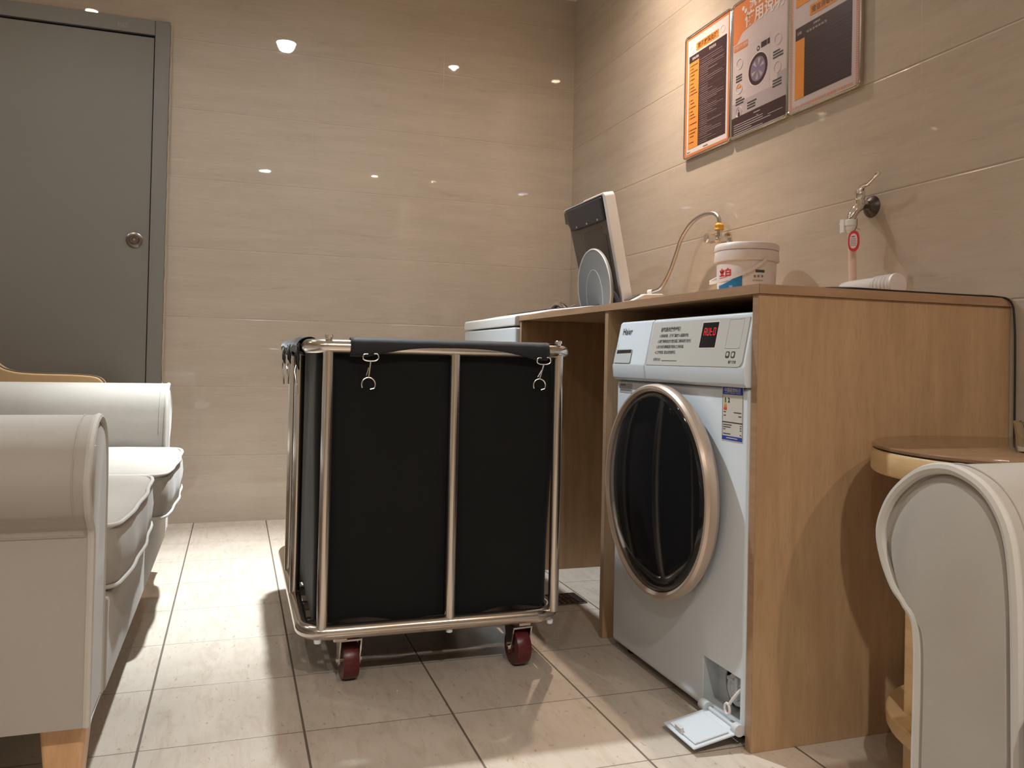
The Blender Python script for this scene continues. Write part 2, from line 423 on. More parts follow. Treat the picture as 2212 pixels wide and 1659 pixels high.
# ------------------------------------------------------------------ ceiling downlights
for i, (x, y, pw, colr, rad, ang, bl, fr, lab) in enumerate(LAMPS):
    t = thing('ceiling_downlight', (x, y, CEIL), lab, 'ceiling light', 'ceiling downlights')
    part('trim_ring', LT([(fr, -.001), (fr+.004, -.004), (fr+.012, -.004), (fr+.014, -.0005)], Matrix.Translation((x, y, CEIL)), 32), M_whitep, t)
    part('lamp_face', LT([(fr, -.0015), (0, -.0015)], Matrix.Translation((x, y, CEIL)), 32), M_lampcool if fr > .04 else M_lampwarm, t)
    ld = bpy.data.lights.new('downlight_beam', 'SPOT'); lo = bpy.data.objects.new('downlight_beam', ld); C.objects.link(lo)
    ld.energy = pw; ld.color = colr; ld.shadow_soft_size = rad; ld.spot_size = math.radians(ang*2); ld.spot_blend = bl
    lo.parent = t; lo.location = (0, 0, -.035)
    if i < 2:       # light its face scatters in every direction
        l3 = bpy.data.lights.new('scattered_light', 'SPOT'); o3 = bpy.data.objects.new('scattered_light', l3); C.objects.link(o3)
        l3.energy = (46, 46)[i]; l3.color = colr; l3.shadow_soft_size = (.050, .014)[i]; l3.spot_size = math.radians(166); l3.spot_blend = 1.0
        o3.parent = t; o3.location = (0, 0, -.006)
    if i == 0:
        lo.rotation_euler = Vector((.05, .24, 1)).to_track_quat('Z', 'Y').to_euler()      # its reflector throws a second, narrow beam
        l2 = bpy.data.lights.new('reflector_beam', 'SPOT'); o2 = bpy.data.objects.new('reflector_beam', l2); C.objects.link(o2)
        l2.energy = 430; l2.color = colr; l2.shadow_soft_size = rad; l2.spot_size = math.radians(42); l2.spot_blend = 1.0
        o2.parent = t; o2.location = (0, 0, -.035); o2.rotation_euler = Vector((.215, -.06, 2.3)).to_track_quat('Z', 'Y').to_euler()

# ------------------------------------------------------------------ built-in laundry cabinet
XF = -.637
cab = thing('laundry_cabinet', (-.32, -1.78, 0), 'oak laminate cabinet with one open bay and one bay around the front-loading washer', 'cabinet')
part('end_panel', B(XF, -.001, -2.476, -2.458, 0, .873), M_oak, cab, .001)
part('end_panel', B(XF, -.001, -1.109, -1.091, 0, .873), M_oak, cab, .001)
part('divider_panel', B(XF, -.001, -1.811, -1.791, 0, .873), M_oak, cab, .001)
for ya, yb in ((-2.476, -2.458), (-1.109, -1.091), (-1.811, -1.791)):
    part('edge_band', B(XF-.0012, XF, ya, yb, 0, .873), M_edge, cab, smooth=False)
ct = part('countertop', B(XF-.003, -.001, -2.480, -1.090, .873, .891), M_oak, cab, .001)
part('edge_band', PR([(-XF+.0035, .873), (-XF+.0035, .891), (.012, .891), (.004, .886), (.002, .873)], (0, -2.480, 0), (-1, 0, 0), (0, 0, 1), -.0012, 0.0), M_edge, ct, smooth=False)
part('edge_band', B(XF-.0045, XF-.003, -2.4812, -1.090, .873, .891), M_edge, ct, smooth=False)

# black cable along the counter edge and down behind the side panel
cb = smooth_curve([(-.30, -1.95, .893), (-.42, -2.20, .893), (-.47, -2.40, .893), (-.44, -2.474, .893), (-.30, -2.475, .893), (-.12, -2.475, .893), (-.045, -2.477, .893), (-.014, -2.486, .884), (-.006, -2.490, .84), (-.005, -2.492, .70), (-.005, -2.492, .40), (-.006, -2.494, .02)], 8)
settle(tag(part('power_cable', T(cb, .0022, 8), M_rubber), 'thin black cable running along the counter edge and down by the wall', 'cable'))

# ------------------------------------------------------------------ front-loading washer
yA, yB = -1.874, -2.4555
wm = thing('washing_machine', (-.34, (yA+yB)/2, 0), 'white front-loading washer with large black round door inside the cabinet bay', 'washing machine')
body = part('cabinet_body', B(-.640, -.060, yB, yA, .020, .690), M_white, wm, .010, 4)
cut(body, B(-.700, -.590, -2.443, -2.309, .036, .129))
part('top_panel', B(-.600, -.060, yB, yA, .6905, .838), M_white, wm, .006)
for x, y in ((-.60, yB+.05), (-.60, yA-.05), (-.12, yB+.05), (-.12, yA-.05)):
    part('foot', LT([(.016, 0), (.018, .003), (.018, .010), (.008, .011), (.008, .022)], Matrix.Translation((x, y, 0)), 16), M_blackm, wm)
# fascia: crease below, leaning back above
prof = [(-.600, .691), (-.646, .691), (-.652, .699), (-.655, .728), (-.652, .733), (-.632, .834), (-.626, .840), (-.600, .842)]
bm = nb()
def xz(bm, prof, y0, y1):   # x-z profile extruded along y
    a = [bm.verts.new((x, y0, z)) for x, z in prof]; b = [bm.verts.new((x, y1, z)) for x, z in prof]
    bm.faces.new(a); bm.faces.new(b[::-1])
    for i in range(len(a)):
        j = (i+1) % len(a); bm.faces.new((a[i], b[i], b[j], a[j]))
    return bm
dw = part('detergent_drawer', xz(nb(), prof, -2.048, yA-.0005), M_white, wm, .003)
fp = part('control_fascia', xz(nb(), prof, yB, -2.051), M_white, wm, .003)
fo = Vector((-.6535, -2.048, .728)); fv = Vector((.0215, 0, .106)).normalized(); fu = Vector((0, -1, 0)); fn = fu.cross(fv)
def onf(u, v, w=.0): return fo + fu*u + fv*v + fn*w
# drawer: handle recess and name
part('drawer_pull', PR(rrect(-.168, -.078, .006, .042, .004), onf(0, 0), fu, fv, .0008, .0018), M_recess, dw, label='grey recessed pull slot')
part('pull_slot', PR([(-.158, .030), (-.080, .032), (-.080, .040), (-.158, .039)], onf(0, 0), fu, fv, .0019, .0022), M_dkmetal, dw)
part('maker_name', glyphs('Haier', .0235, onf(-.150, .080, .0012), fu, fv, shear=.05, bold=.0002), M_ink, dw, smooth=False)
part('size_mark', glyphs('1\n2', .011, onf(-.166, .058, .0012), fu, fv), M_inkg, dw, smooth=False)
# instruction film on the fascia
fl = part('instruction_plate', PR([(.010, .003)] + [(p, q) for p, q in rrect(.3, .398, .003, .107, .014, 6) if p > .35 and q < .06][::1] + [(.398, .104), (.012, .106)], onf(0, 0), fu, fv, .0004, .0018), M_plate, fp)
def ftext(s, size, u, v, mat=M_ink, name='lettering', **k): return part(name, glyphs(s, size, onf(u, v, .0022), fu, fv, **k), mat, fl, smooth=False)
ftext('自助洗衣操作步骤:', .0110, .052, .083, bold=.00025)
ftext('1.扫码前请，打开门盖放入适量衣物,', .0082, .050, .069, bold=.0001)
ftext('2.请使用微信支付宝扫描二维码进行支付;', .0082, .048, .056, bold=.0001)
ftext('3.支付成功屏幕显示剩余工作时间;', .0082, .046, .043, bold=.0001)
ftext('4.工作完成, 取出衣物即可。', .0082, .044, .030, bold=.0001)
ftext('故障热线:', .0082, .042, .013)
part('ruled_line', PR([(.082, .013), (.150, .013), (.150, .014), (.082, .014)], onf(0, 0), fu, fv, .0021, .0023), M_ink, fl, smooth=False)
part('display_surround', PR([(.2305, .0405), (.2955, .0405), (.2955, .0995), (.2305, .0995)], onf(0, 0), fu, fv, .0018, .0021), M_pwhite, fl, smooth=False)
dp = part('display_window', PR([(.233, .043), (.293, .043), (.293, .097), (.233, .097)], onf(0, 0), fu, fv, .0021, .0025), M_black, fl, smooth=False)
# seven-segment digits A U t O
SEG = {'A': 'abcefg', 'U': 'bcdef', 't': 'defg', 'O': 'abcdef'}
bm = nb()
for i, ch in enumerate('AUtO'):
    u0 = .243 + i*.0118; v0 = .069; w, h, tk = .0078, .016, .0012
    sg = {'a': (0, h-tk, w, h), 'd': (0, 0, w, tk), 'g': (0, h/2-tk/2, w, h/2+tk/2), 'f': (0, h/2, tk, h), 'e': (0, 0, tk, h/2), 'b': (w-tk, h/2, w, h), 'c': (w-tk, 0, w, h/2)}
    for s_ in SEG[ch]:
        a0, b0, a1, b1 = sg[s_]
        prism(bm, [(u0+a0, v0+b0), (u0+a1, v0+b0), (u0+a1, v0+b1), (u0+a0, v0+b1)], onf(0, 0), fu, fv, .0026, .0028)
part('led_digits', bm, M_led, dp, smooth=False, label='red AUtO digits')
bm = nb()
for a in ((.330, .041, .331, .102), (.380, .041, .381, .102), (.330, .041, .381, .042), (.330, .101, .381, .102)):
    prism(bm, [(a[0], a[1]), (a[2], a[1]), (a[2], a[3]), (a[0], a[3])], onf(0, 0), fu, fv, .0018, .0024)
part('square_frame', bm, M_greyp, fl, smooth=False, label='empty framed square')
bm = nb()
for u0, in ((.338,), (.357,)):
    prism(bm, rrect(u0, u0+.0135, .021, .0345, .0035, 4), onf(0, 0), fu, fv, .0018, .0022)
ic = part('payment_icon', bm, M_ink, fl, smooth=False)
bm = nb(); prism(bm, [(.3447+.0040*math.cos(a*PI/8), .0285+.0040*math.sin(a*PI/8)) for a in range(16)], onf(0,0), fu, fv, .0023, .0025)
prism(bm, [(.3637+.0042*math.cos(a*PI/8), .0278+.0046*math.sin(a*PI/8)) for a in range(16)], onf(0,0), fu, fv, .0023, .0025)
part('icon_motif', bm, M_plate, ic, smooth=False)
ftext('智能 洗衣', .0062, .352, .0105, bold=.0002)
# round door: black base, champagne bezel, black glass
dm = axis_m((-.640, -2.154, .4495), (-1, 0, 0))
rd = part('door_base', LT([(.200, 0), (.206, .0), (.216, .008), (.2295, .0165), (.225, .020)], dm, 96), M_black, wm)
part('bezel_ring', LT([(.222, .0155), (.2300, .0155), (.2375, .025), (.2395, .034), (.2385, .043), (.2345, .0490), (.2290, .0500), (.2225, .0450), (.2215, .040), (.215, .038)], dm, 96), M_gold, rd, ang=25, label='champagne coloured ring')
part('door_glass', LT([(.2225, .038), (.2215, .0420), (.2195, .0445), (.205, .0480), (.17, .053), (.12, .0575), (.06, .060), (0, .061)], dm, 96), M_black, rd, ang=60, label='black glass')
# labels on the front
bm = nb(); xq = -.6402
def wr(bm, y0, y1, z0, z1, d=.0003): return box(bm, xq-d, xq, y0, y1, z0, z1)
el = part('energy_label', wr(nb(), -2.4365, -2.3625, .583, .694), M_labw, wm, smooth=False, label='blue and white energy label')
for za_, zb_ in ((.676, .692), (.585, .593)): part('blue_band', wr(nb(), -2.4345, -2.3645, za_, zb_, .0006), M_bluelab, el, smooth=False)
bm = nb(); wr(bm, -2.4345, -2.3645, .6195, .6215, .0006); wr(bm, -2.4345, -2.4338, .593, .676, .0006); wr(bm, -2.3652, -2.3645, .593, .676, .0006)
for z in (.633, .640): wr(bm, -2.377, -2.369, z, z+.0016, .0006); wr(bm, -2.430, -2.404 if z > .635 else -2.420, z, z+.0016, .0006)
for k_i, (ln) in enumerate((.030, .026, .008, .0, .026)):
    z = .6145-.0045*k_i
    if ln: wr(bm, -2.368-ln, -2.368, z, z+.0016, .0006); wr(bm, -2.431, -2.426, z, z+.0016, .0006)
part('ruling', bm, M_ink, el, smooth=False)
part('lettering', glyphs('中国能效标识', .0095, (xq-.0008, -2.3705, .6815), fu, (0, 0, 1), bold=.0001), M_pwhite, el, smooth=False)
bm = nb(); wr(bm, -2.386, -2.371, .6785, .6793, .0008); wr(bm, -2.408, -2.390, .6785, .6793, .0008); wr(bm, -2.427, -2.412, .6785, .6793, .0008); wr(bm, -2.418, -2.380, .5885, .5900, .0008)
part('lettering', bm, M_pwhite, el, smooth=False)
bm = nb(); merge(bm, glyphs('2', .013, (xq-.0006, -2.3835, .6605), fu, (0, 0, 1), bold=.0006)); part('grade_figure', bm, M_ink, el, smooth=False)
for z0, z1, w, c in ((.664, .670, .004, (.03, .08, .03)), (.660, .664, .006, (.16, .20, .04)), (.655, .660, .007, (.6, .42, .05)), (.650, .655, .0085, (.65, .22, .03)), (.645, .650, .0100, (.55, .05, .02))):
    part('grade_bar', wr(nb(), -2.3745-w/2, -2.3745+w/2, z0, z1-.0004, .0007), pm('grade_colour', c, .5), el, smooth=False)
ml = part('maker_sticker', wr(nb(), -1.962, -1.893, .659, .683), pm('silver_sticker', (.50, .53, .54), .3, .3), wm, smooth=False)
bm = nb(); wr(bm, -1.925, -1.897, .676, .681, .0006); wr(bm, -1.957, -1.897, .664, .669, .0006); part('lettering', bm, M_inkg, ml, smooth=False)
# drain filter bay, its cap, strap and dropped flap
part('filter_recess', B(-.5915, -.5900, -2.443, -2.309, .036, .129), M_blackm, wm, smooth=False)
bm = nb(); box(bm, -.6385, -.5905, -2.3105, -2.309, .036, .129); box(bm, -.6385, -.5905, -2.443, -2.309, .036, .0375)
prism(bm, [(2.3105, .0375), (2.360, .0375), (2.352, .050), (2.340, .068), (2.337, .092), (2.346, .129), (2.3105, .129)], (-.6020, 0, 0), (0, -1, 0), (0, 0, 1), -.0015, .0015)
fr_ = part('recess_liner', bm, M_recess, wm, smooth=False)
cm = axis_m((-.604, -2.384, .082), (-1, 0, 0))
fc = part('filter_cap', LT([(.030, -.006), (.033, .002), (.031, .006), (.022, .007), (.021, .004), (0, .004)], cm, 40), M_greyp, wm)
bm = nb(); box(bm, -.618, -.603, -2.397, -2.387, .064, .112); box(bm, -.612, -.602, -2.420, -2.352, .092, .101); part('cap_grip', bm, M_greyp, fc, .003)
sp = [(-.606, -2.438, .112), (-.628, -2.434, .106), (-.640, -2.426, .090), (-.646, -2.415, .070)]
ring = [(-.6465, -2.4095+.0085*math.cos(a*PI/9), .0590+.0105*math.sin(a*PI/9)) for a in range(18)]
bm = T(smooth_curve(sp, 6), .0032, 8); tube(bm, ring, .0028, 8, True); part('drain_strap', bm, M_pwhite, wm)
hm = nb()
fm = Matrix.Translation((-.640, 0, .034)) @ Matrix.Rotation(math.radians(-10), 4, 'Y')
# flap lies outward from the hinge, sloping down to the floor
box(hm, -.110, -.004, -2.454, -2.338, -.0045, .0, fm)
flp = part('filter_flap', hm, M_white, wm, .002, label='open flap lying on the floor')
part('flap_inner_pad', box(nb(), -.102, -.026, -2.446, -2.352, .0, .004, fm), M_white, flp, .0025)
part('flap_latch', box(nb(), -.104, -.097, -2.400, -2.376, .0, .012, fm), M_greyp, flp, .001)
bm = nb()
tube(bm, [(-.647, -2.445, .0345), (-.647, -2.330, .0345)], .0045, 12)
for y0, y1 in ((-2.455, -2.440), (-2.345, -2.322)): tube(bm, [(-.648, y0, .0350), (-.648, y1, .0350)], .0115, 20)
part('flap_hinge', bm, M_greyp, flp)

# ------------------------------------------------------------------ top-loading washer in the corner
tl = thing('washing_machine', (-.35, -.75, 0), 'white top-loading washer in the corner with its smoked lid raised', 'washing machine')
ty0, ty1 = -1.085, -.418
part('cabinet_body', B(-.655, -.050, ty0, ty1, .020, .852), M_white, tl, .008, 3)
bm = nb()
for a in ((-1.010, -.480, .78, .800), (-1.010, -.480, .12, .14), (-1.010, -.990, .14, .78), (-.500, -.480, .14, .78)):
    box(bm, -.6565, -.6545, *a)
part('pressed_panel', bm, M_white, tl, .0008)
for x in (-.61, -.10):
    for y in (ty0+.05, ty1-.05): part('foot', LT([(.02, 0), (.02, .012), (.01, .013), (.01, .022)], Matrix.Translation((x, y, 0)), 16), M_blackm, tl)
deck = [(-.657, .856), (-.657, .888), (-.650, .893), (-.600, .900), (-.520, .918), (-.360, .938), (-.250, .950), (-.205, .962), (-.150, .990), (-.075, .994), (-.055, .985), (-.048, .960), (-.048, .856)]
dk = part('top_deck', xz(nb(), deck, ty0+.001, ty1-.001), M_whitep, tl, .004)
part('control_strip', xz(nb(), [(-.198, .9665), (-.154, .9895), (-.155, .9915), (-.200, .969)], -1.06, -.46), M_smoke, dk, smooth=False)
part('tub_well', xz(nb(), [(-.500, .9232), (-.222, .9560), (-.222, .9575), (-.500, .925)], -1.02, -.52), M_navy, dk, smooth=False)
bm = nb(); tube(bm, smooth_curve([(-.24, -.965, .956), (-.25, -.975, .985), (-.24, -1.0, .992), (-.225, -1.02, .957)], 6), .012, 8)
part('softener_cup', bm, M_navy, dk)
# raised lid
lo_ = Vector((-.188, -.995, .958)); lv = Vector((-.088, 0, .412)).normalized(); lu = Vector((0, 1, 0)); ln_ = lu.cross(lv)  # points to +x side
def lid(name, poly, w0, w1, mat, par, bev=.002, **k): return part(name, PR(poly, lo_, lu, lv, w0, w1), mat, par, bev, **k)
LD = lid('lid', [(0, .0), (0, .405), (.012, .418), (.380, .418), (.408, .408), (.412, .365), (.385, .358), (.372, .340), (.345, .0)], -.004, .008, M_smoke, tl, label='smoked lid, raised')
lid('lid_rim', [(-.018, -.012), (-.018, .408), (-.008, .425), (.180, .425), (.180, .417), (.004, .417), (.004, -.012)], -.014, .030, M_whitep, LD, .004, label='white rim')
lid('lid_rim', [(.182, .4185), (.182, .423), (.385, .423), (.405, .416), (.405, .4115), (.380, .4185)], -.006, .010, M_whitep, LD, .001)
lid('lid_handle_box', [(.010, .325), (.012, .412), (.345, .412), (.330, .325)], -.022, -.004, M_navy, LD, .006)
lid('lid_window', [(.045, .02), (.045, .27), (.075, .305), (.245, .305), (.255, .02)], -.0052, -.0042, pm('smoked_window', (.055, .048, .044), .15), LD, 0)
for s in (.06, .16, .26):
    bm = nb(); lathe(bm, [(.004, 0), (.004, .002), (0, .003)], axis_m(lo_+lu*s+lv*.333-ln_*.0225, -ln_), 10)
    part('lid_screw', bm, M_pwhite, LD)
# round inner cover
ro, rv = Vector((-.305, -.982, 1.010)), Vector((-.10, 0, 1)).normalized()
pts = [(.150*math.cos(a), .150*math.sin(a)) for a in [math.radians(-30+k*240/40) for k in range(41)]]
dc = part('spin_cover', PR(pts, ro, lu, rv, -.004, .004), M_disc, tl, .0015, label='round translucent inner cover')
bm = nb(); tube(bm, [ro+lu*(.146*math.cos(a))+rv*(.146*math.sin(a))-Vector((.0045, 0, 0)) for a in [math.radians(-28+k*236/40) for k in range(41)]], .0028, 6)
tube(bm, [ro+lu*(.072*math.cos(a))+rv*(.10*math.sin(a)-.03)-Vector((.0045, 0, 0)) for a in [math.radians(-30+k*240/30) for k in range(31)]], .0012, 6)
part('cover_rib', bm, pm('frosted_rib', (.60, .64, .66), .4), dc)
part('cover_tab', PR([(-.022, .122), (.010, .124), (.008, .146), (-.016, .143)], ro, lu, rv, .005, .0065), M_smoke, dc)
bm = nb(); tube(bm, smooth_curve([(-.34, -.80, .930), (-.35, -.77, .955), (-.36, -.73, .962), (-.37, -.69, .935)], 6), .012, 10)
part('inner_handle', bm, M_chrome, dk)

# ------------------------------------------------------------------ water supply: angle valve, braided hose
va = thing('angle_valve', (0, -1.387, 1.150), 'chrome angle valve with yellow nut on the tiled wall above the bucket', 'valve')
vx = axis_m((0, -1.392, 1.160), (-1, 0, 0))
part('wall_flange', LT([(.026, .0002), (.026, .004), (.014, .010), (.012, .03)], vx, 28), M_chrome, va)
part('valve_body', LT([(.0125, .008), (.0135, .012), (.0135, .048), (.0105, .052), (.0105, .056), (.0160, .058), (.0170, .064), (.0165, .084), (.013, .088), (0, .089)], vx, 28), M_chrome, va)
part('outlet', LT([(.0085, 0), (.0085, .018), (.0105, .020), (.0105, .028)], Matrix.Translation((-.034, -1.392, 1.166)), 20), M_chrome, va)
part('coupling_nut', LT([(.0150, 0), (.0165, .003), (.0150, .008), (.0165, .018), (.0125, .022), (.008, .026)], Matrix.Translation((-.034, -1.392, 1.190)), 8), M_yel, va, ang=20, label='yellow plastic nut')
hp = smooth_curve([(-.034, -1.392, 1.2175), (-.036, -1.390, 1.235), (-.040, -1.365, 1.252), (-.045, -1.310, 1.256), (-.050, -1.240, 1.238), (-.055, -1.180, 1.190), (-.060, -1.145, 1.125), (-.066, -1.115, 1.070), (-.075, -1.075, 1.020), (-.085, -1.040, 1.007), (-.095, -1.010, 1.005)], 8)
hz = thing('water_hose', (-.034, -1.392, 1.212), 'braided steel water hose looping from the wall valve to the top-loading washer', 'hose')
m = steel('braided_steel', (.58, .54, .50), .32); N, L, b_ = nodes(m); vec, s = obj_xyz(N, L); bump(N, L, b_, noise(N, L, vec, 420, 1, .5), .5, .001)
part('braided_sleeve', T(hp, .0070, 12), m, hz)
part('end_ferrule', T([hp[-7], hp[-1]], .0088, 12), M_whitep, hz)

# ------------------------------------------------------------------ tap with hose connector
tp = thing('wall_tap', (0, -2.060, 1.10), 'chrome lever tap on the tiled wall near the right counter end', 'tap')
part('escutcheon', LT([(.029, .0002), (.028, .004), (.018, .012), (.014, .016)], axis_m((0, -2.062, 1.160), (-1, 0, 0)), 32), M_dkmetal, tp)
part('tap_body', T(smooth_curve([(-.006, -2.062, 1.160), (-.035, -2.068, 1.160), (-.058, -2.076, 1.150), (-.072, -2.074, 1.132), (-.076, -2.072, 1.116)], 6), [.0125]*12+[.0115]*13, 14), M_chrome, tp)
part('valve_stem', LT([(.0125, 0), (.0130, .010), (.0105, .012), (.0125, .016), (.0125, .034), (.009, .040), (0, .041)], Matrix.Translation((-.050, -2.074, 1.160)), 20), M_chrome, tp)
part('lever_handle', T(smooth_curve([(-.050, -2.074, 1.194), (-.058, -2.092, 1.202), (-.062, -2.118, 1.206), (-.064, -2.146, 1.220), (-.064, -2.158, 1.226)], 6), [.008]*6+[.0060]*6+[.0048]*6+[.0062]*4+[.0055, .0045, .003], 12), M_chrome, tp)
bm = LT([(.009, 0), (.0105, .006), (.0125, .010), (.0125, .018), (.0150, .020), (.0150, .034), (.0125, .036)], Matrix.Translation((-.076, -2.072, 1.082)), 20)
box(bm, -.092, -.080, -2.064, -2.050, 1.086, 1.120)
tube(bm, [(-.080, -2.050, 1.112), (-.086, -2.040, 1.110)], .002, 6); tube(bm, [(-.080, -2.052, 1.090), (-.086, -2.044, 1.086)], .002, 6)
co_ = part('hose_connector', bm, M_whitep, tp)
wt = T(smooth_curve([(-.072, -2.090, 1.118), (-.076, -2.094, 1.100), (-.078, -2.092, 1.092), (-.080, -2.080, 1.072)], 5), .0009, 6)
tube(wt, [(-.078, -2.092, 1.094), (-.080, -2.108, 1.088)], .0009, 6); part('tie_wire', wt, M_brown, co_)
rt_ = thing('hanging_tag', (-.096, -2.110, 1.03), 'oval white tag with a thick red rim hanging under the tap', 'tag')
tv = (0, 0, 1); tu = (.30, -.954, 0); to_ = (-.100, -2.112, 1.056)
ov = [(.0172*math.cos(a*PI/16)*(1-.1*math.cos(a*PI/8)), .0265*math.sin(a*PI/16)) for a in range(32)]
ovi = [(p*.68, q*.72) for p, q in ov]
part('tag_rim', PR(ov, to_, tu, tv, .0, .002), M_redink, rt_, smooth=False)
part('tag_card', PR(ovi, to_, tu, tv, .0021, .0026), M_pwhite, rt_, smooth=False)
bm = nb()
prism(bm, [(-.005, .0095), (.004, .0095), (.004, .0125), (-.005, .0125)], to_, tu, tv, .0027, .0029)
for k in range(5): prism(bm, [(-.0085, .005-.0042*k), (.0075, .005-.0042*k), (.0075, .0062-.0042*k), (-.0085, .0062-.0042*k)], to_, tu, tv, .0027, .0029)
part('tag_print', bm, M_inkg, rt_, smooth=False)
settle(tag(part('inlet_hose', T([(-.076, -2.073, 1.081), (-.077, -2.080, 1.03), (-.078, -2.084, .96), (-.079, -2.087, .895)], .0095, 16), M_pinkhose), 'milky plastic hose dropping straight down from the tap', 'hose'))

# clear plastic drain pipe lying on the counter
ps = Vector((-.200, -2.190, .916)); pe = Vector((-.200, -2.366, .922)); pd = (pe-ps).normalized()
dp_ = thing('drain_pipe', ((ps+pe)/2), 'clear plastic pipe with ribbed cuff and round cap lying on the counter end', 'pipe')
dp_.location.z = .893; ORG[dp_.name] = Vector(dp_.location)
ln = (pe-ps).length
part('pipe_sleeve', LT([(.016, 0), (.0225, .010), (.0235, .03), (.0225, .115)], axis_m(ps, pd), 28), M_tube, dp_)
cf = [(.0215, .115)]
for k in range(5): cf += [(.0245, .118+.011*k), (.0245, .124+.011*k), (.0228, .126+.011*k)]
part('ribbed_cuff', LT(cf + [(.019, .176)], axis_m(ps, pd), 28), M_tube, dp_)
part('end_cap', LT([(.0165, .172), (.0165, ln-.012), (.0235, ln-.010), (.0245, ln-.004), (.0235, ln), (0, ln+.001)], axis_m(ps, pd), 28), pm('milky_cap', (.70, .64, .60), .35, Transmission_Weight=.15), dp_)
part('thin_line', T(smooth_curve([ps+pd*.004, ps+Vector((.02, .10, -.008)), ps+Vector((.035, .22, -.018)), ps+Vector((.03, .34, -.021))], 8), .0042, 8), M_tube, dp_)

# ------------------------------------------------------------------ detergent bucket
bx, by, bz = -.150, -1.722, .8915
bk = thing('detergent_bucket', (bx, by, bz), 'white lidded plastic detergent bucket with red and blue print on the counter', 'bucket')
R0 = Matrix.Translation((bx, by, bz))
part('bucket_wall', LT([(.078, .0), (.080, .002), (.0868, .150), (.0868, .160)], R0, 64), M_bucket, bk)
part('rim_collar', LT([(.0872, .1450), (.0925, .1460), (.0938, .1490), (.0915, .1760), (.0880, .1770)], R0, 64), M_bucket, bk)
part('bucket_lid', LT([(.0865, .1760), (.0925, .1790), (.0935, .1850), (.0915, .1960), (.0890, .1985), (.084, .1970), (.080, .1930), (0, .1930)], R0, 64), M_bucket, bk)
cam_dir = math.atan2(-3.81-by, -1.58-bx)    # bearing of the printed front
def brad(z): return .080 + .0068*(z-.002)/.148
def onb(u, v, d=.0006):                    # u metres round to the right, v height
    r = brad(v)+d; a = cam_dir + u/r; return Vector((bx + r*math.cos(a), by + r*math.sin(a), bz+v))
def btext(s, size, u, v, mat, d=.0009, **k): return part('lettering', glyphs(s, size, (0,0,0), (1,0,0), (0,0,1), bend=lambda a, b: onb(u+a, v+b, d), **k), mat, bk, smooth=False)
def bpatch(name, f0, f1, u0, u1, mat, d=.0006, n=24):
    bm = nb(); A = []
    for i in range(n+1):
        u = u0+(u1-u0)*i/n; A.append([bm.verts.new(onb(u, f0(u)+(f1(u)-f0(u))*j/6, d)) for j in range(7)])
    for i in range(n):
        for j in range(6): bm.faces.new((A[i][j], A[i+1][j], A[i+1][j+1], A[i][j+1]))
    return part(name, bm, mat, bk)
btext('立白', .0245, -.092, .1030, M_redink, bold=.0010)
bpatch('red_stripe', lambda u: .094+.06*(u+.09), lambda u: .0975+.06*(u+.09), -.092, -.048, M_redink)
btext('天然皂粉', .0095, -.090, .0845, M_inkg)
bpatch('white_sweep', lambda u: .01, lambda u: .080 + 4.6*(u+.098)**2, -.100, -.008, M_pwhite, .0004)
bpatch('blue_panel', lambda u: .008, lambda u: .076 + 4.6*(u+.098)**2, -.097, -.011, M_blue, .0007)
bpatch('dark_badge', lambda u: .1100, lambda u: .1175, .026, .054, M_dgreen, .0006)
bm = nb()
for i, u in enumerate((.024, .036, .047)):
    for k in range(2): merge(bm, PR([(0,0),(1,0),(0,1)], (0,0,0), (.0001,0,0), (0,.0001,0), 0, .0001))
bm.free()
btext('省 柔 净', .0085, .020, .0960, M_ink)
btext('去污护色洁净', .0052, .018, .0850, M_inkg)
btext('强', .014, -.052, .062, M_pwhite)
# bail handle hanging round the front
hpnts = []
for i in range(41):
    t_ = i/40; a = cam_dir + math.radians(34) - math.radians(205)*t_
    r = .0955 + .008*math.sin(PI*t_); zz = .150 - .066*math.sin(PI*min(1, t_*1.05))**.75
    hpnts.append(Vector((bx + r*math.cos(a), by + r*math.sin(a), bz+zz)))
bm = nb(); prev = None
for i, p in enumerate(hpnts):
    q = [bm.verts.new(p+Vector((0, 0, s))+Vector((p.x-bx, p.y-by, 0)).normalized()*w) for s, w in ((-.005, 0), (.005, 0), (.005, .003), (-.005, .003))]
    if prev:
        for k in range(4): bm.faces.new((prev[k], prev[(k+1) % 4], q[(k+1) % 4], q[k]))
    else: bm.faces.new(q)
    prev = q
bm.faces.new(prev[::-1])
part('bail_handle', bm, M_bucket, bk)

# ------------------------------------------------------------------ framed notices
WU, WV = Vector((0, -1, 0)), Vector((0, 0, 1))
PWd, PHt, PZ = .303, .458, 1.492
def poster(y_left, label):
    t = thing('framed_notice', (-.001, y_left-PWd/2, PZ), label, 'notice', 'framed laundry notices')
    o = Vector((-.001, y_left, PZ))
    def R(name, rects, mat, lay, bev=0, par=None, sub=None):
        bm = nb()
        for u0, v0, u1, v1 in rects: prism(bm, [(u0, v0), (u1, v0), (u1, v1), (u0, v1)], o, WU, WV, 0 if lay == 0 else .010+.00025*lay, .010+.00025*(lay+1))
        return part(name, bm, mat, par or t, bev, smooth=False)
    # backing block and rounded frame
    part('backing_board', PR(rrect(.001, PWd-.001, .001, PHt-.001, .012), o, WU, WV, 0, .010), M_frame, t)
    ring = [o + WU*p + WV*q + Vector((-.0105, 0, 0)) for p, q in rrect(.003, PWd-.003, .003, PHt-.003, .013, 6)]
    part('frame', T(ring, .0036, 8, True), M_chrome, t)
    return t, o, R
def text_on(t, o, s, size, u, v, lay, mat, **k): return part('lettering', glyphs(s, size, o + WU*u + WV*v + Vector((-.010-.00025*(lay+1), 0, 0)), WU, WV, **k), mat, t, smooth=False)
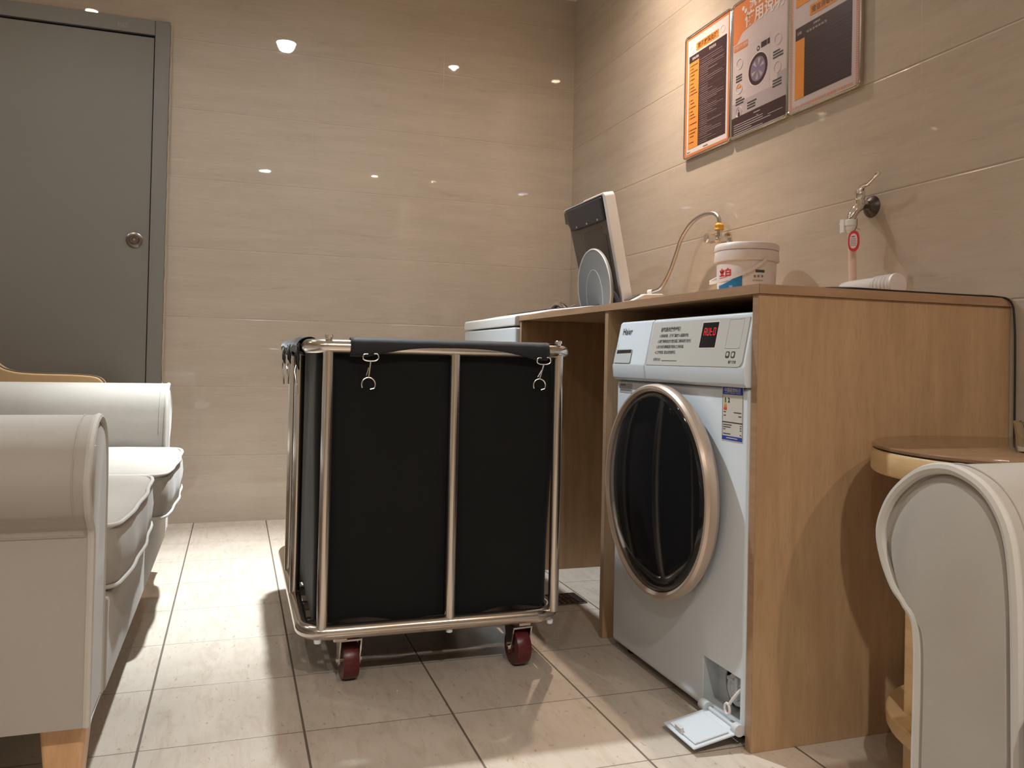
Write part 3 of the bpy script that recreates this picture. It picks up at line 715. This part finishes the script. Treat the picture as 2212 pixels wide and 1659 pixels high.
def saw(u0, v0, u1, v1, n=6, a=.004):
    l = [(u0 - (a if k % 2 else 0), v0 + (v1-v0)*k/n) for k in range(n+1)]; r = [(u1 + (a if k % 2 else 0), v1 - (v1-v0)*k/n) for k in range(n+1)]
    return l[::-1][:0] + l + r[::1]
def banner(t, o, u0, v0, u1, v1, lay):
    return part('title_banner', PR(saw(u0, v0, u1, v1), o, WU, WV, .010+.00025*lay, .010+.00025*(lay+1)), M_orange, t, smooth=False)
random.seed(11)
# left notice
t, o, R = poster(-1.108, 'left framed notice, fault table with orange left column and plum lines')
R('paper', [(.006, .006, PWd-.006, PHt-.006)], M_peach, 1)
R('inner_sheet', [(.020, .016, PWd-.018, PHt-.018)], M_pwhite, 2)
R('dark_table', [(.030, .034, PWd-.028, .378)], M_plum, 3)
R('orange_column', [(.030, .034, .098, .352)], M_orange, 4)
banner(t, o, .080, .386, .222, .414, 4)
text_on(t, o, '常见故障处理', .0215, .088, .3925, 5, M_brown, bold=.0006)
text_on(t, o, '故障代码', .011, .052, .360, 5, M_pwhite, bold=.0002); text_on(t, o, '解决方法', .011, .165, .360, 5, M_pwhite, bold=.0002)
rows = [(.038, .060)]
dl, ol, sl = [], [], []
v = .345
while v > .040:
    u1 = random.choice((.16, .19, .22, .25, .26)); dl.append((.106, v-.003, .111, v)); dl.append((.114, v-.0028, u1, v-.0004)); v -= random.choice((.0068, .0068, .0085))
for k in range(15): sl.append((.098, .335-.0205*k, PWd-.028, .3355-.0205*k))
v = .340
while v > .042:
    if random.random() < .75: ol.append((.036, v-.0035, .040, v))
    ol.append((.044, v-.0038, .044+random.choice((.018, .026, .036, .046)), v)); v -= random.choice((.012, .015, .022))
R('table_print', dl, M_pline, 5); R('table_rule', sl, M_pline, 5); R('column_print', ol, M_brown, 5)
R('foot_print', [(.024, .021, .046, .024), (.135, .021, .165, .025)], M_inkg, 4)
bm = nb()
for u, v_ in ((.050, .398), (.250, .402)):
    tube(bm, [o+WU*(u+.014*math.cos(a*PI/8))+WV*(v_+.012*math.sin(a*PI/8))+Vector((-.0107, 0, 0)) for a in range(16)], .0006, 4, True)
part('corner_drawing', bm, M_pgrey, t, smooth=False)
# middle notice
t, o, R = poster(-1.4145, 'middle framed notice, washer drawing under an orange heading')
R('paper', [(.006, .006, PWd-.006, PHt-.006)], M_pinkw, 1)
part('orange_heading', PR([(.006, .318), (.030, .318), (.060, .346), (.255, .378), (.297, .392), (.297, .452), (.006, .452)], o, WU, WV, .0105, .01075), M_peach, t, smooth=False)
text_on(t, o, '洗衣机', .042, .098, .412, 4, M_pwhite, bold=.0010); text_on(t, o, '使用说明', .052, .074, .360, 4, M_pwhite, bold=.0015)
bm = nb()
for u, v_ in ((.064, .425), (.078, .412)): prism(bm, [(u+.0075*math.cos(a*PI/8), v_+.0075*math.sin(a*PI/8)) for a in range(16)], o, WU, WV, .0110, .0113)
part('heading_dots', bm, M_pwhite, t, smooth=False)
R('section_tag', [(.012, .292, .092, .314)], M_peach, 3); text_on(t, o, '操作步骤说明', .0125, .016, .2985, 4, M_pinkw, bold=.0003)
R('grey_band', [(.006, .070, .297, .118), (.250, .118, .297, .152)], M_pgrey, 2)
R('dark_foot', [(.006, .010, .297, .070)], M_plum, 3)
R('foot_print', [(.13, .058, .165, .061), (.145, .047, .155, .049)] + [(.020, .042-.0075*k, .020+random.choice((.10, .16, .20)), .0445-.0075*k) for k in range(5)] + [(.205, .034, .28, .036)], M_pgrey, 4)
R('washer_outline', [(.088, .118, .212, .292)], pm('washer_drawing', (.50, .44, .45), .3), 2)
def disc(name, r, mat, lay, cu=.150, cv=.196): return part(name, PR([(cu+r*math.cos(a*PI/20), cv+r*math.sin(a*PI/20)) for a in range(40)], o, WU, WV, .010+.00025*lay, .010+.00025*(lay+1)), mat, t, smooth=False)
disc('drawn_door', .054, M_pwhite, 3); disc('drawn_door', .051, M_plum, 4); disc('drawn_drum', .039, M_drum, 5)
bm = nb()
for a0 in (20, 75, 130, 200, 260, 310):
    a = math.radians(a0); prism(bm, [(.150+.008*math.cos(a), .196+.008*math.sin(a)), (.150+.034*math.cos(a-.18), .196+.034*math.sin(a-.18)), (.150+.034*math.cos(a+.22), .196+.034*math.sin(a+.22))], o, WU, WV, .0115, .0118)
part('drawn_vanes', bm, M_pgrey, t, smooth=False)
R('drawn_buttons', [(.165, .258, .195, .276), (.198, .258, .210, .276)], M_plum, 4); disc('drawn_knob', .008, M_plum, 4, .150, .262); disc('drawn_knob', .004, M_pwhite, 5, .150, .262)
st = []
for uu, vv in ((.028, .205), (.028, .128), (.228, .218), (.228, .128), (.095, .098)):
    for k in range(3): st.append((uu, vv-.009*k, uu+random.choice((.034, .044, .050)), vv+.0045-.009*k))
R('step_print', st, M_ink, 4)
bm = nb()
for u, v_ in ((.048, .245), (.048, .163), (.252, .255), (.252, .168), (.048, .085)):
    tube(bm, [o+WU*(u+.017*math.cos(a*PI/10))+WV*(v_+.017*math.sin(a*PI/10))+Vector((-.0110, 0, 0)) for a in range(20)], .0005, 4, True)
part('step_circles', bm, M_pwhite, t, smooth=False)
R('step_icon', [(.043, .066, .053, .084), (.044, .088, .047, .094)], M_plum, 4); R('step_icon', [(.037, .166, .058, .173)], M_orange, 4)
# right notice
t, o, R = poster(-1.7210, 'right framed notice, plum record table under an orange banner')
R('paper', [(.006, .006, PWd-.006, PHt-.006)], M_pinkw, 1)
hs = [(.010, .010+.006*k, .018, .013+.006*k) for k in range(72)] + [(PWd-.018, .010+.006*k, PWd-.010, .013+.006*k) for k in range(72)] + [(.020+.006*k, .010, .023+.006*k, .018) for k in range(43)]
R('hatched_border', hs, M_peach, 2)
R('dark_table', [(.030, .038, PWd-.034, .252), (.030, .330, PWd-.034, .440)], M_plum, 3)
R('orange_column', [(.030, .038, .072, .214), (.030, .315, .098, .440)], M_orange, 4)
banner(t, o, .095, .268, .222, .300, 4)
text_on(t, o, '清洁消毒记录', .0205, .100, .2760, 5, M_brown, bold=.0006)
text_on(t, o, '日期', .010, .038, .230, 5, M_pwhite); text_on(t, o, '消毒时间', .0075, .110, .238, 5, M_pwhite); text_on(t, o, '1# 2# 3# 4# 5# 6# 7#', .0095, .080, .224, 5, M_pwhite)
R('table_rule', [(.072, .215-.0105*k, PWd-.034, .2154-.0105*k) for k in range(17)] + [(.098, .432-.012*k, PWd-.034, .4325-.012*k) for k in range(8)], M_pline, 5)
R('column_print', [(.040, .430-.0135*k, .040+random.choice((.03, .04, .046)), .4335-.0135*k) for k in range(8)], M_brown, 5)

# ------------------------------------------------------------------ laundry cart
X0, X1, Y0, Y1 = -1.425, -.832, -1.966, -1.140
ca = thing('laundry_cart', ((X0+X1)/2, (Y0+Y1)/2, 0), 'stainless steel laundry cart with black canvas bag on red wheels', 'laundry cart')
ZB, ZT, RB, RT = .128, .757, .0165, .0160
part('base_rail', T([(x, y, ZB) for x, y in rrect(X0, X1, Y0, Y1, .055, 8)], RB, 16, True), M_steel, ca)
part('top_rail', T([(x, y, ZT) for x, y in rrect(X0, X1+.014, Y0, Y1, .042, 8)], RT, 16, True), M_steel, ca)
for x in (-1.386, -1.098, -.842):
    for y in (Y0, Y1): part('post', T([(x, y, ZB+.008), (x, y, ZT-.008)], .0125, 14), M_steel, ca)
for y in (-1.672, -1.443):
    for x in (X0, X1): part('post', T([(x, y, ZB+.008), (x, y, ZT-.008)], .0125, 14), M_steel, ca)
for i in range(6):
    y = Y0 + .09 + i*(Y1-Y0-.18)/5
    part('base_slat', B(X0, X1, y-.010, y+.010, ZB-.012, ZB+.008), M_dkmetal, ca, .003)
for x in (X0+.08, X1-.08): part('base_bearer', B(x-.015, x+.015, Y0, Y1, ZB-.024, ZB-.0125), M_steel, ca, .002)
# bag, slightly slack between the posts
bm = nb(); n1, n2 = 64, 24; ringp = rrect(X0+.015, X1-.010, Y0+.016, Y1-.016, .022, 5)
rp = []
P_ = [Vector((a, b, 0)) for a, b in ringp]
for i in range(len(P_)):
    a, b = P_[i], P_[(i+1) % len(P_)]; k = max(1, int((b-a).length/.03))
    for j in range(k): rp.append(a.lerp(b, j/k))
rings = []
cxm, cym = (X0+X1)/2, (Y0+Y1)/2
for j in range(n2+1):
    z = .139 + (ZT-.015-.139)*j/n2; tt = j/n2; row = []
    for i, p in enumerate(rp):
        bul = math.sin(PI*tt)**.6*.006*math.sin(p.x*23+p.y*17+tt*4) - .010*(1-tt)**3
        d = Vector((p.x-cxm, p.y-cym, 0)).normalized(); zz = z
        if j == 0: zz += .010*abs(math.sin(i*.55)) - .010*max(0, math.cos((p.x-cxm)*9))
        row.append(bm.verts.new((p.x+d.x*bul, p.y+d.y*bul, zz)))
    rings.append(row)
for j in range(n2):
    for i in range(len(rp)): bm.faces.new((rings[j][i], rings[j][(i+1) % len(rp)], rings[j+1][(i+1) % len(rp)], rings[j+1][i]))
bm.faces.new(rings[0][::-1])
bag = part('canvas_bag', bm, M_canvas, ca, ang=80, label='black canvas bag')
# sleeves of the bag folded over the rail
def sleeve(p0, p1, outn, endf, r=.0195, n=36, wob=.0):
    bm = nb(); p0, p1, outn = Vector(p0), Vector(p1), Vector(outn); rows = []
    for i in range(n+1):
        t_ = i/n; c = p0.lerp(p1, t_); ae = endf(t_)          # outer end angle (deg below horizontal)
        row = []
        for k in range(15):
            a = math.radians(200 - (200+ae)*k/14); rr = r + wob*math.sin(9*t_+k*.7)
            row.append(bm.verts.new(c + outn*rr*math.cos(a) + Vector((0, 0, rr*math.sin(a)))))
        row.insert(0, bm.verts.new(c - outn*r*.95 + Vector((0, 0, -.030))))
        rows.append(row)
    for i in range(n):
        for k in range(len(rows[0])-1): bm.faces.new((rows[i][k], rows[i+1][k], rows[i+1][k+1], rows[i][k+1]))
    return bm
def fold(name, bm, par):
    o_ = part(name, bm, M_strap, par, ang=80); sm = o_.modifiers.new('s', 'SOLIDIFY'); sm.thickness = .0022; sm.offset = 1; return o_
fold('bag_sleeve', sleeve((-1.340, Y0, ZT), (-.872, Y0, ZT), (0, -1, 0), lambda t: 80 - 92*math.sin(PI*min(1, max(0, (t-.08)/.86)))**.6), bag)
fold('bag_sleeve', sleeve((X0, -1.900, ZT), (X0, -1.190, ZT), (-1, 0, 0), lambda t: 60+30*math.sin(t*14), .021, 40, .002), bag)
fold('bag_sleeve', sleeve((X1, -1.900, ZT), (X1, -1.190, ZT), (1, 0, 0), lambda t: 70+15*math.sin(t*9), .0195, 40), bag)
fold('bag_sleeve', sleeve((-1.340, Y1, ZT), (-.900, Y1, ZT), (0, 1, 0), lambda t: 60, .0195, 30), bag)
# slack flaps of cloth at the left corners, pulled down by their snap hooks
for (ya, yb, yc, zc) in ((-1.80, -1.93, -1.885, .708), (-1.22, -1.40, -1.330, .715), (-1.50, -1.62, -1.575, .718)):
    bm = nb(); rows = []
    for i in range(9):
        t_ = i/8; y = ya+(yb-ya)*t_; w = math.sin(PI*t_)
        rows.append([bm.verts.new((X0-.021-.003*math.sin(k*1.3+i), y+(yc-y)*(k/5)**1.2*.9, ZT+.006-(ZT+.006-zc)*(k/5)*w-.006*(k/5))) for k in range(6)])
    for i in range(8):
        for k in range(5): bm.faces.new((rows[i][k], rows[i+1][k], rows[i+1][k+1], rows[i][k+1]))
    fold('bag_flap', bm, bag)
# snap hooks
def hook_front(x, dx, dz):
    y = Y0-.0185; bm = nb()
    w = .0150
    tube(bm, smooth_curve([(x-.006, y, .742), (x-w, y, .741), (x-w-.002, y, .732), (x-w+.004, y, .7275), (x, y, .7265), (x+w-.004, y, .7275), (x+w+.002, y, .733), (x+w, y, .742), (x+.007, y, .743)], 6), .0016, 8)
    tube(bm, [(x, y, .727), (x+dx, y, .690+dz)], .0019, 8); tube(bm, [(x-.003+dx*.3, y-.002, .712), (x-.005+dx, y-.001, .694+dz)], .0013, 6)
    cx, cz = x+dx, .6745+dz
    arc = [(cx+.0150*math.cos(math.radians(a)), y, cz+.0155*math.sin(math.radians(a))) for a in range(-32, 213, 12)]
    tube(bm, [(cx+.004, y, cz-.0105)] + arc, .0016, 8)
    return part('snap_hook', bm, M_wire, bag)
hook_front(-1.296, -.004, 0); hook_front(-.886, -.010, .002)
def hook_side(y, z, ln_, lean):
    x = X0-.024; bm = nb()
    tube(bm, smooth_curve([(x, y, z), (x-.003, y+lean*.3, z-ln_*.3), (x-.002, y+lean*.5-.007, z-ln_*.6), (x, y+lean-.006, z-ln_), (x, y+lean+.006, z-ln_), (x-.002, y+lean*.5+.008, z-ln_*.55), (x, y+.004, z-.004)], 6), .0016, 8)
    tube(bm, [(x, y+lean, z-ln_), (x, y+lean*1.5, z-ln_-.022)], .0022, 6)
    return part('snap_hook', bm, M_wire, bag)
hook_side(-1.885, .712, .040, -.030); hook_side(-1.330, .715, .040, -.050); hook_side(-1.575, .716, .034, -.02)
for x in (-1.386, -.842): part('rail_bolt', LT([(.006, .015), (.006, .019), (.0085, .020), (.0085, .0255), (.007, .027), (0, .027)], Matrix.Translation((x, Y0, ZT)), 16), M_chrome, ca)
for x, y in ((-1.395, Y0), (-1.098, Y0), (-.850, Y0), (-1.395, Y1), (-.85, Y1)): part('bolt_cap', LT([(0, -.0225), (.0075, -.0215), (.008, -.0165), (.008, -.013)], Matrix.Translation((x, y, ZB)), 14), M_whitep, ca)
def caster(x, y, yaw_):
    m0 = Matrix.Translation((x, y, 0)) @ Matrix.Rotation(yaw_, 4, 'Z')
    w = part('caster', LT([(.041, -.0175), (.0425, -.014), (.0435, 0), (.0425, .014), (.041, .0175), (.022, .0180), (.020, .014), (.006, .014), (0, .014)] , m0 @ Matrix.Translation((0, 0, .0435)) @ Matrix.Rotation(PI/2, 4, 'Y'), 36), M_red, ca, ang=45, label='red wheel')
    bm = nb()
    for s in (-1, 1):
        pl = [(-.013, .038), (-.013, .052), (-.026, .094), (.026, .094), (.013, .052), (.013, .038), (.006, .032), (-.006, .032)]
        u = m0.to_3x3() @ Vector((0, 1, 0)); o_ = m0 @ Vector((s*.0235, 0, 0)); prism(bm, pl, o_, u, (0, 0, 1), -.0015, .0015)
    box(bm, -.025, .025, -.027, .027, .0925, .0965, m0)
    tube(bm, [m0 @ Vector((-.029, 0, .0435)), m0 @ Vector((.029, 0, .0435))], .006, 10)
    part('fork', bm, M_chrome, w); part('swivel_plate', LT([(.024, .0965), (.024, .1015), (.030, .102), (.030, .1035)], m0, 20), M_dkmetal, w)
caster(-1.318, -1.905, .05); caster(-.914, -1.922, .10); caster(-1.345, -1.205, .4); caster(-.905, -1.215, -.9)

# ------------------------------------------------------------------ upholstered arms shared by sofa and armchair
ARM = [(0, .12), (0, .30), (0, .440), (.018, .471), (.036, .487), (.053, .516), (.060, .547), (.050, .577), (.031, .602), (.001, .624), (-.030, .633), (-.056, .631), (-.084, .619), (-.104, .598), (-.116, .570), (-.122, .530), (-.125, .480), (-.128, .354), (-.128, .12)]
def arm_outline(zb):
    p = [(a, max(b, zb)) for a, b in ARM]
    c = smooth_curve([(a, b, 0) for a, b in p[1:-1]], 5)
    return [(p[0][0], zb)] + [(v.x, v.y) for v in c] + [(p[-1][0], zb)]
def arm(parent, yb, outs, xf, xb, dirx, zb):
    """rolled arm; yb outer base plane, outs +1/-1 outward along y, front face at xf, running to xb"""
    ol = arm_outline(zb); pts = [(yb+outs*a, b) for a, b in ol]
    bm = nb()
    A = [bm.verts.new((xf, y, z)) for y, z in pts]; D = [bm.verts.new((xb, y, z)) for y, z in pts]
    for i in range(len(A)):
        j = (i+1) % len(A); bm.faces.new((A[i], D[i], D[j], A[j]))
    bm.faces.new(A); bm.faces.new(D[::-1])
    a_ = part('arm', bm, M_fab, parent, ang=50)
    inner = [((a+.064)*.86-.064, zb+.012+(b-zb)*.955) for a, b in ol]
    cy = sum(p[0] for p in inner)/len(inner)
    bm = nb(); fr = [bm.verts.new((xf+dirx*.001, yb+outs*a, b)) for a, b in inner]; f2 = [bm.verts.new((xf+dirx*.008, yb+outs*((a+.064)*.93-.064), zb+.02+(b-zb-.02)*.975)) for a, b in inner]
    for i in range(len(fr)):
        j = (i+1) % len(fr); bm.faces.new((fr[i], fr[j], f2[j], f2[i]))
    bm.faces.new(f2)
    part('front_panel', bm, M_fab, a_, ang=60)
    part('piping', T([(xf+dirx*.0035, yb+outs*((a+.064)*.965-.064), zb+.004+(b-zb)*.985) for a, b in ol], .0062, 8, True), M_pipe, a_)
    part('seam', T([(xf-dirx*.016, yb+outs*((a+.064)*1.004-.064), b+.0006) for a, b in ol if b > .47], .0012, 6), M_fab, a_)
    part('seam', T([(xf-dirx*.004, yb+outs*.0015, .4475), (xb, yb+outs*.0015, .4475)], .0014, 6), M_seam_shade, a_)  # crease line below the roll, its shade carried by the colour
    return a_
def cushion(name, parent, x0, x1, y0, y1, z0, z1, crown=.014, bow=.014):
    """boxed seat cushion: soft corners, bowed front, crowned top, a welt round both edges"""
    base = rrect(x0, x1, y0, y1, .040, 7); P2 = []
    for i in range(len(base)):
        a, b = Vector(base[i]), Vector(base[(i+1) % len(base)]); k = max(1, int((b-a).length/.04))
        for j in range(k): P2.append(a.lerp(b, j/k))
    cx, cy, hx, hy = (x0+x1)/2, (y0+y1)/2, (x1-x0)/2, (y1-y0)/2
    def at(p, ins, z):
        b_ = max(0, 1-((p.y-cy)/hy)**2); fx = bow*b_ if p.x > cx else 0
        w_ = .0025*math.sin(p.y*31+p.x*19)
        return (cx+(p.x-cx)*(1-ins/hx)+fx+w_*(1 if p.x > cx else 0), cy+(p.y-cy)*(1-ins/hy), z+w_*.5)
    bm = nb(); rings = []
    lv = [(.030, z0-.001), (.010, z0), (.003, z0+.006), (.000, z0+.012), (-.004, (z0+z1)/2), (.000, z1-.012), (.003, z1-.006), (.010, z1)]
    for q in (.08, .2, .4, .6, .8, .97): lv.append((q, z1+crown*(1-(1-q)**2.2)))
    for n_, (ins, z) in enumerate(lv):
        if n_ < 8: rings.append([bm.verts.new(at(p, ins, z)) for p in P2])
        else: rings.append([bm.verts.new((cx+(at(p, .01, z)[0]-cx)*(1-ins), cy+(at(p, .01, z)[1]-cy)*(1-ins), z)) for p in P2])
    for A, D in zip(rings, rings[1:]):
        for i in range(len(P2)): j = (i+1) % len(P2); bm.faces.new((A[i], A[j], D[j], D[i]))
    bm.faces.new(rings[0][::-1]); bm.faces.new(rings[-1])
    c = part(name, bm, M_fab, parent, ang=70)
    for z in (z1-.004, z0+.006): part('piping', T([at(p, -.001, z) for p in P2], .0038, 8, True), M_pipe, c)
    return c

# ------------------------------------------------------------------ two-seat sofa
so = thing('sofa', (-2.20, -1.60, 0), 'cream velvet two-seat sofa with rolled arms on the left side', 'sofa')
yn, yf, xs = -2.385, -.845, -1.790
arm(so, yn, -1, xs, -2.52, 1, .150); arm(so, yf, 1, xs, -2.52, 1, .150)
part('seat_base', B(-2.55, -1.777, yn+.129, yf-.129, .150, .318), M_fab, so, .010, 3)
part('sofa_back', B(-2.74, -2.53, yn+.002, yf-.002, .150, .80), M_fab, so, .05, 5)
ymid = (yn+yf)/2
cushion('seat_cushion', so, -2.50, -1.768, yn+.150, ymid-.004, .320, .437)
cushion('seat_cushion', so, -2.50, -1.738, ymid+.004, yf-.150, .320, .437)
for k in range(2):
    y0_, y1_ = (yn+.135, ymid-.004) if k == 0 else (ymid+.004, yf-.135)
    part('back_cushion', B(-2.528, -2.40, y0_, y1_, .452, .74), M_fab, so, .04, 5)
for x, y in ((-1.824, yn+.065), (-1.865, yf-.065), (-2.66, yn+.065), (-2.66, yf-.065)):
    bm = nb(); w, w2 = .034, .023
    a = [bm.verts.new((x+i*w, y+j*w, .1495)) for i, j in ((-1,-1),(1,-1),(1,1),(-1,1))]; b = [bm.verts.new((x+i*w2, y+j*w2, 0)) for i, j in ((-1,-1),(1,-1),(1,1),(-1,1))]
    bm.faces.new(a); bm.faces.new(b[::-1])
    for i in range(4): bm.faces.new((a[i], b[i], b[(i+1) % 4], a[(i+1) % 4]))
    part('leg', bm, M_leg, so, .006, 3)

# ------------------------------------------------------------------ armchair in the right foreground
ac = thing('armchair', (-.45, -3.42, 0), 'cream velvet armchair with rolled arm and piping in the right foreground', 'armchair')
arm(ac, -3.085, 1, -.850, -.16, -1, .130); arm(ac, -3.845, -1, -.850, -.16, -1, .130)
part('seat_base', B(-.835, -.15, -3.714, -3.216, .130, .310), M_fab, ac, .010, 3)
part('chair_back', B(-.150, -.020, -3.840, -3.090, .130, .80), M_fab, ac, .04, 5)
cushion('seat_cushion', ac, -.27, -.14-.0, -3.70, -3.23, .322, .44) if False else None
part('seat_cushion', B(-.875, -.155, -3.705, -3.225, .313, .440), M_fab, ac, .03, 4)
for x, y in ((-.80, -3.15), (-.80, -3.78), (-.07, -3.15), (-.07, -3.78)):
    bm = nb(); w, w2 = .030, .020
    a = [bm.verts.new((x+i*w, y+j*w, .1295)) for i, j in ((-1,-1),(1,-1),(1,1),(-1,1))]; b = [bm.verts.new((x+i*w2, y+j*w2, 0)) for i, j in ((-1,-1),(1,-1),(1,1),(-1,1))]
    bm.faces.new(a); bm.faces.new(b[::-1])
    for i in range(4): bm.faces.new((a[i], b[i], b[(i+1) % 4], a[(i+1) % 4]))
    part('leg', bm, M_leg, ac, .006, 3)

# ------------------------------------------------------------------ round side table
tx, ty, tr = -.275, -2.763, .262
tb = thing('side_table', (tx, ty, 0), 'round pale wood side table with dark glass top and lower shelf', 'side table')
R1 = Matrix.Translation((tx, ty, 0))
part('table_top', LT([(tr-.030, .548), (tr-.003, .552), (tr, .556), (tr, .588), (tr-.003, .592), (0, .592)], R1, 80), M_ash, tb)
part('glass_sheet', LT([(tr-.004, .5935), (tr-.001, .5955), (tr-.001, .5995), (tr-.004, .6015), (0, .6015)], R1, 80), M_gtop, tb)
part('lower_shelf', LT([(.215, .098), (.228, .100), (.230, .104), (.230, .124), (.227, .127), (0, .127)], R1, 64), M_ash, tb)
for a in (146, 56, 326, 236):
    a = math.radians(a); x, y = tx+.185*math.cos(a), ty+.185*math.sin(a)
    part('leg', B(x-.014, x+.014, y-.014, y+.014, 0, .552), M_ash, tb, .003)
gx, gy = -.325, -2.805
gl = thing('glass_tumbler', (gx, gy, .602), 'clear glass tumbler on the round side table', 'glass')
part('tumbler_wall', LT([(.024, .0), (.030, .002), (.036, .046), (.0385, .050), (.0365, .0505), (.034, .046), (.028, .010), (0, .008)], Matrix.Translation((gx, gy, .602)), 40), M_glass, gl)

# ------------------------------------------------------------------ tan leather chair behind the sofa
lc = thing('leather_chair', (-2.45, -.42, 0), 'tan leather chair with dark piping behind the far sofa arm', 'chair')
sil = [(-2.00, .30), (-2.005, .560), (-2.008, .610), (-2.022, .636), (-2.05, .648), (-2.12, .653), (-2.20, .654), (-2.265, .657), (-2.30, .663), (-2.33, .675), (-2.38, .715), (-2.50, .780), (-2.66, .82), (-2.72, .80), (-2.73, .30)]
def chair_side(y0, y1, top=9):
    sc_ = [sil[0]] + [(v.x, v.y) for v in smooth_curve([(a, b, 0) for a, b in sil[1:-1]], 5)] + [sil[-1]]
    sc_ = [(x, min(z, top)) for x, z in sc_]
    bm = nb(); A = [bm.verts.new((x, y0, z)) for x, z in sc_]; D = [bm.verts.new((x, y1, z)) for x, z in sc_]
    bm.faces.new(A[::-1]); bm.faces.new(D)
    for i in range(len(A)):
        j = (i+1) % len(A); bm.faces.new((A[i], A[j], D[j], D[i]))
    s_ = part('arm', bm, M_tan, lc, .012, 3)
    part('piping', T([(x+.001, y0+.006, z+.001) for x, z in sc_[1:-1]], .0028, 6), M_tanp, s_)
chair_side(-.640, -.575); chair_side(-.130, -.065, .60)
part('seat', B(-2.70, -2.03, -.572, -.133, .30, .44), M_tan, lc, .03, 4)
part('chair_back', B(-2.74, -2.62, -.572, -.133, .445, .76), M_tan, lc, .03, 4)
for x in (-2.08, -2.66):
    for y in (-.60, -.10): part('leg', T([(x, y, .30), (x, y, 0)], [.018, .011], 12), M_leg, lc)

# ------------------------------------------------------------------ floor drain
fd = thing('floor_drain', (-.600, -1.455, 0), 'square metal floor drain grate in front of the open cabinet bay', 'drain')
bm = nb(); q = .052
box(bm, -.600-q, -.600+q, -1.455-q, -1.455+q, .0002, .0016)
part('drain_pan', bm, M_gap, fd, smooth=False)
bm = nb()
for i in range(7):
    a = -q + 2*q*i/6
    box(bm, -.600+a-.0026, -.600+a+.0026, -1.455-q, -1.455+q, .0016, .0032); box(bm, -.600-q, -.600+q, -1.455+a-.0026, -1.455+a+.0026, .0016, .0034)
part('drain_grate', bm, M_drain, fd, smooth=False)
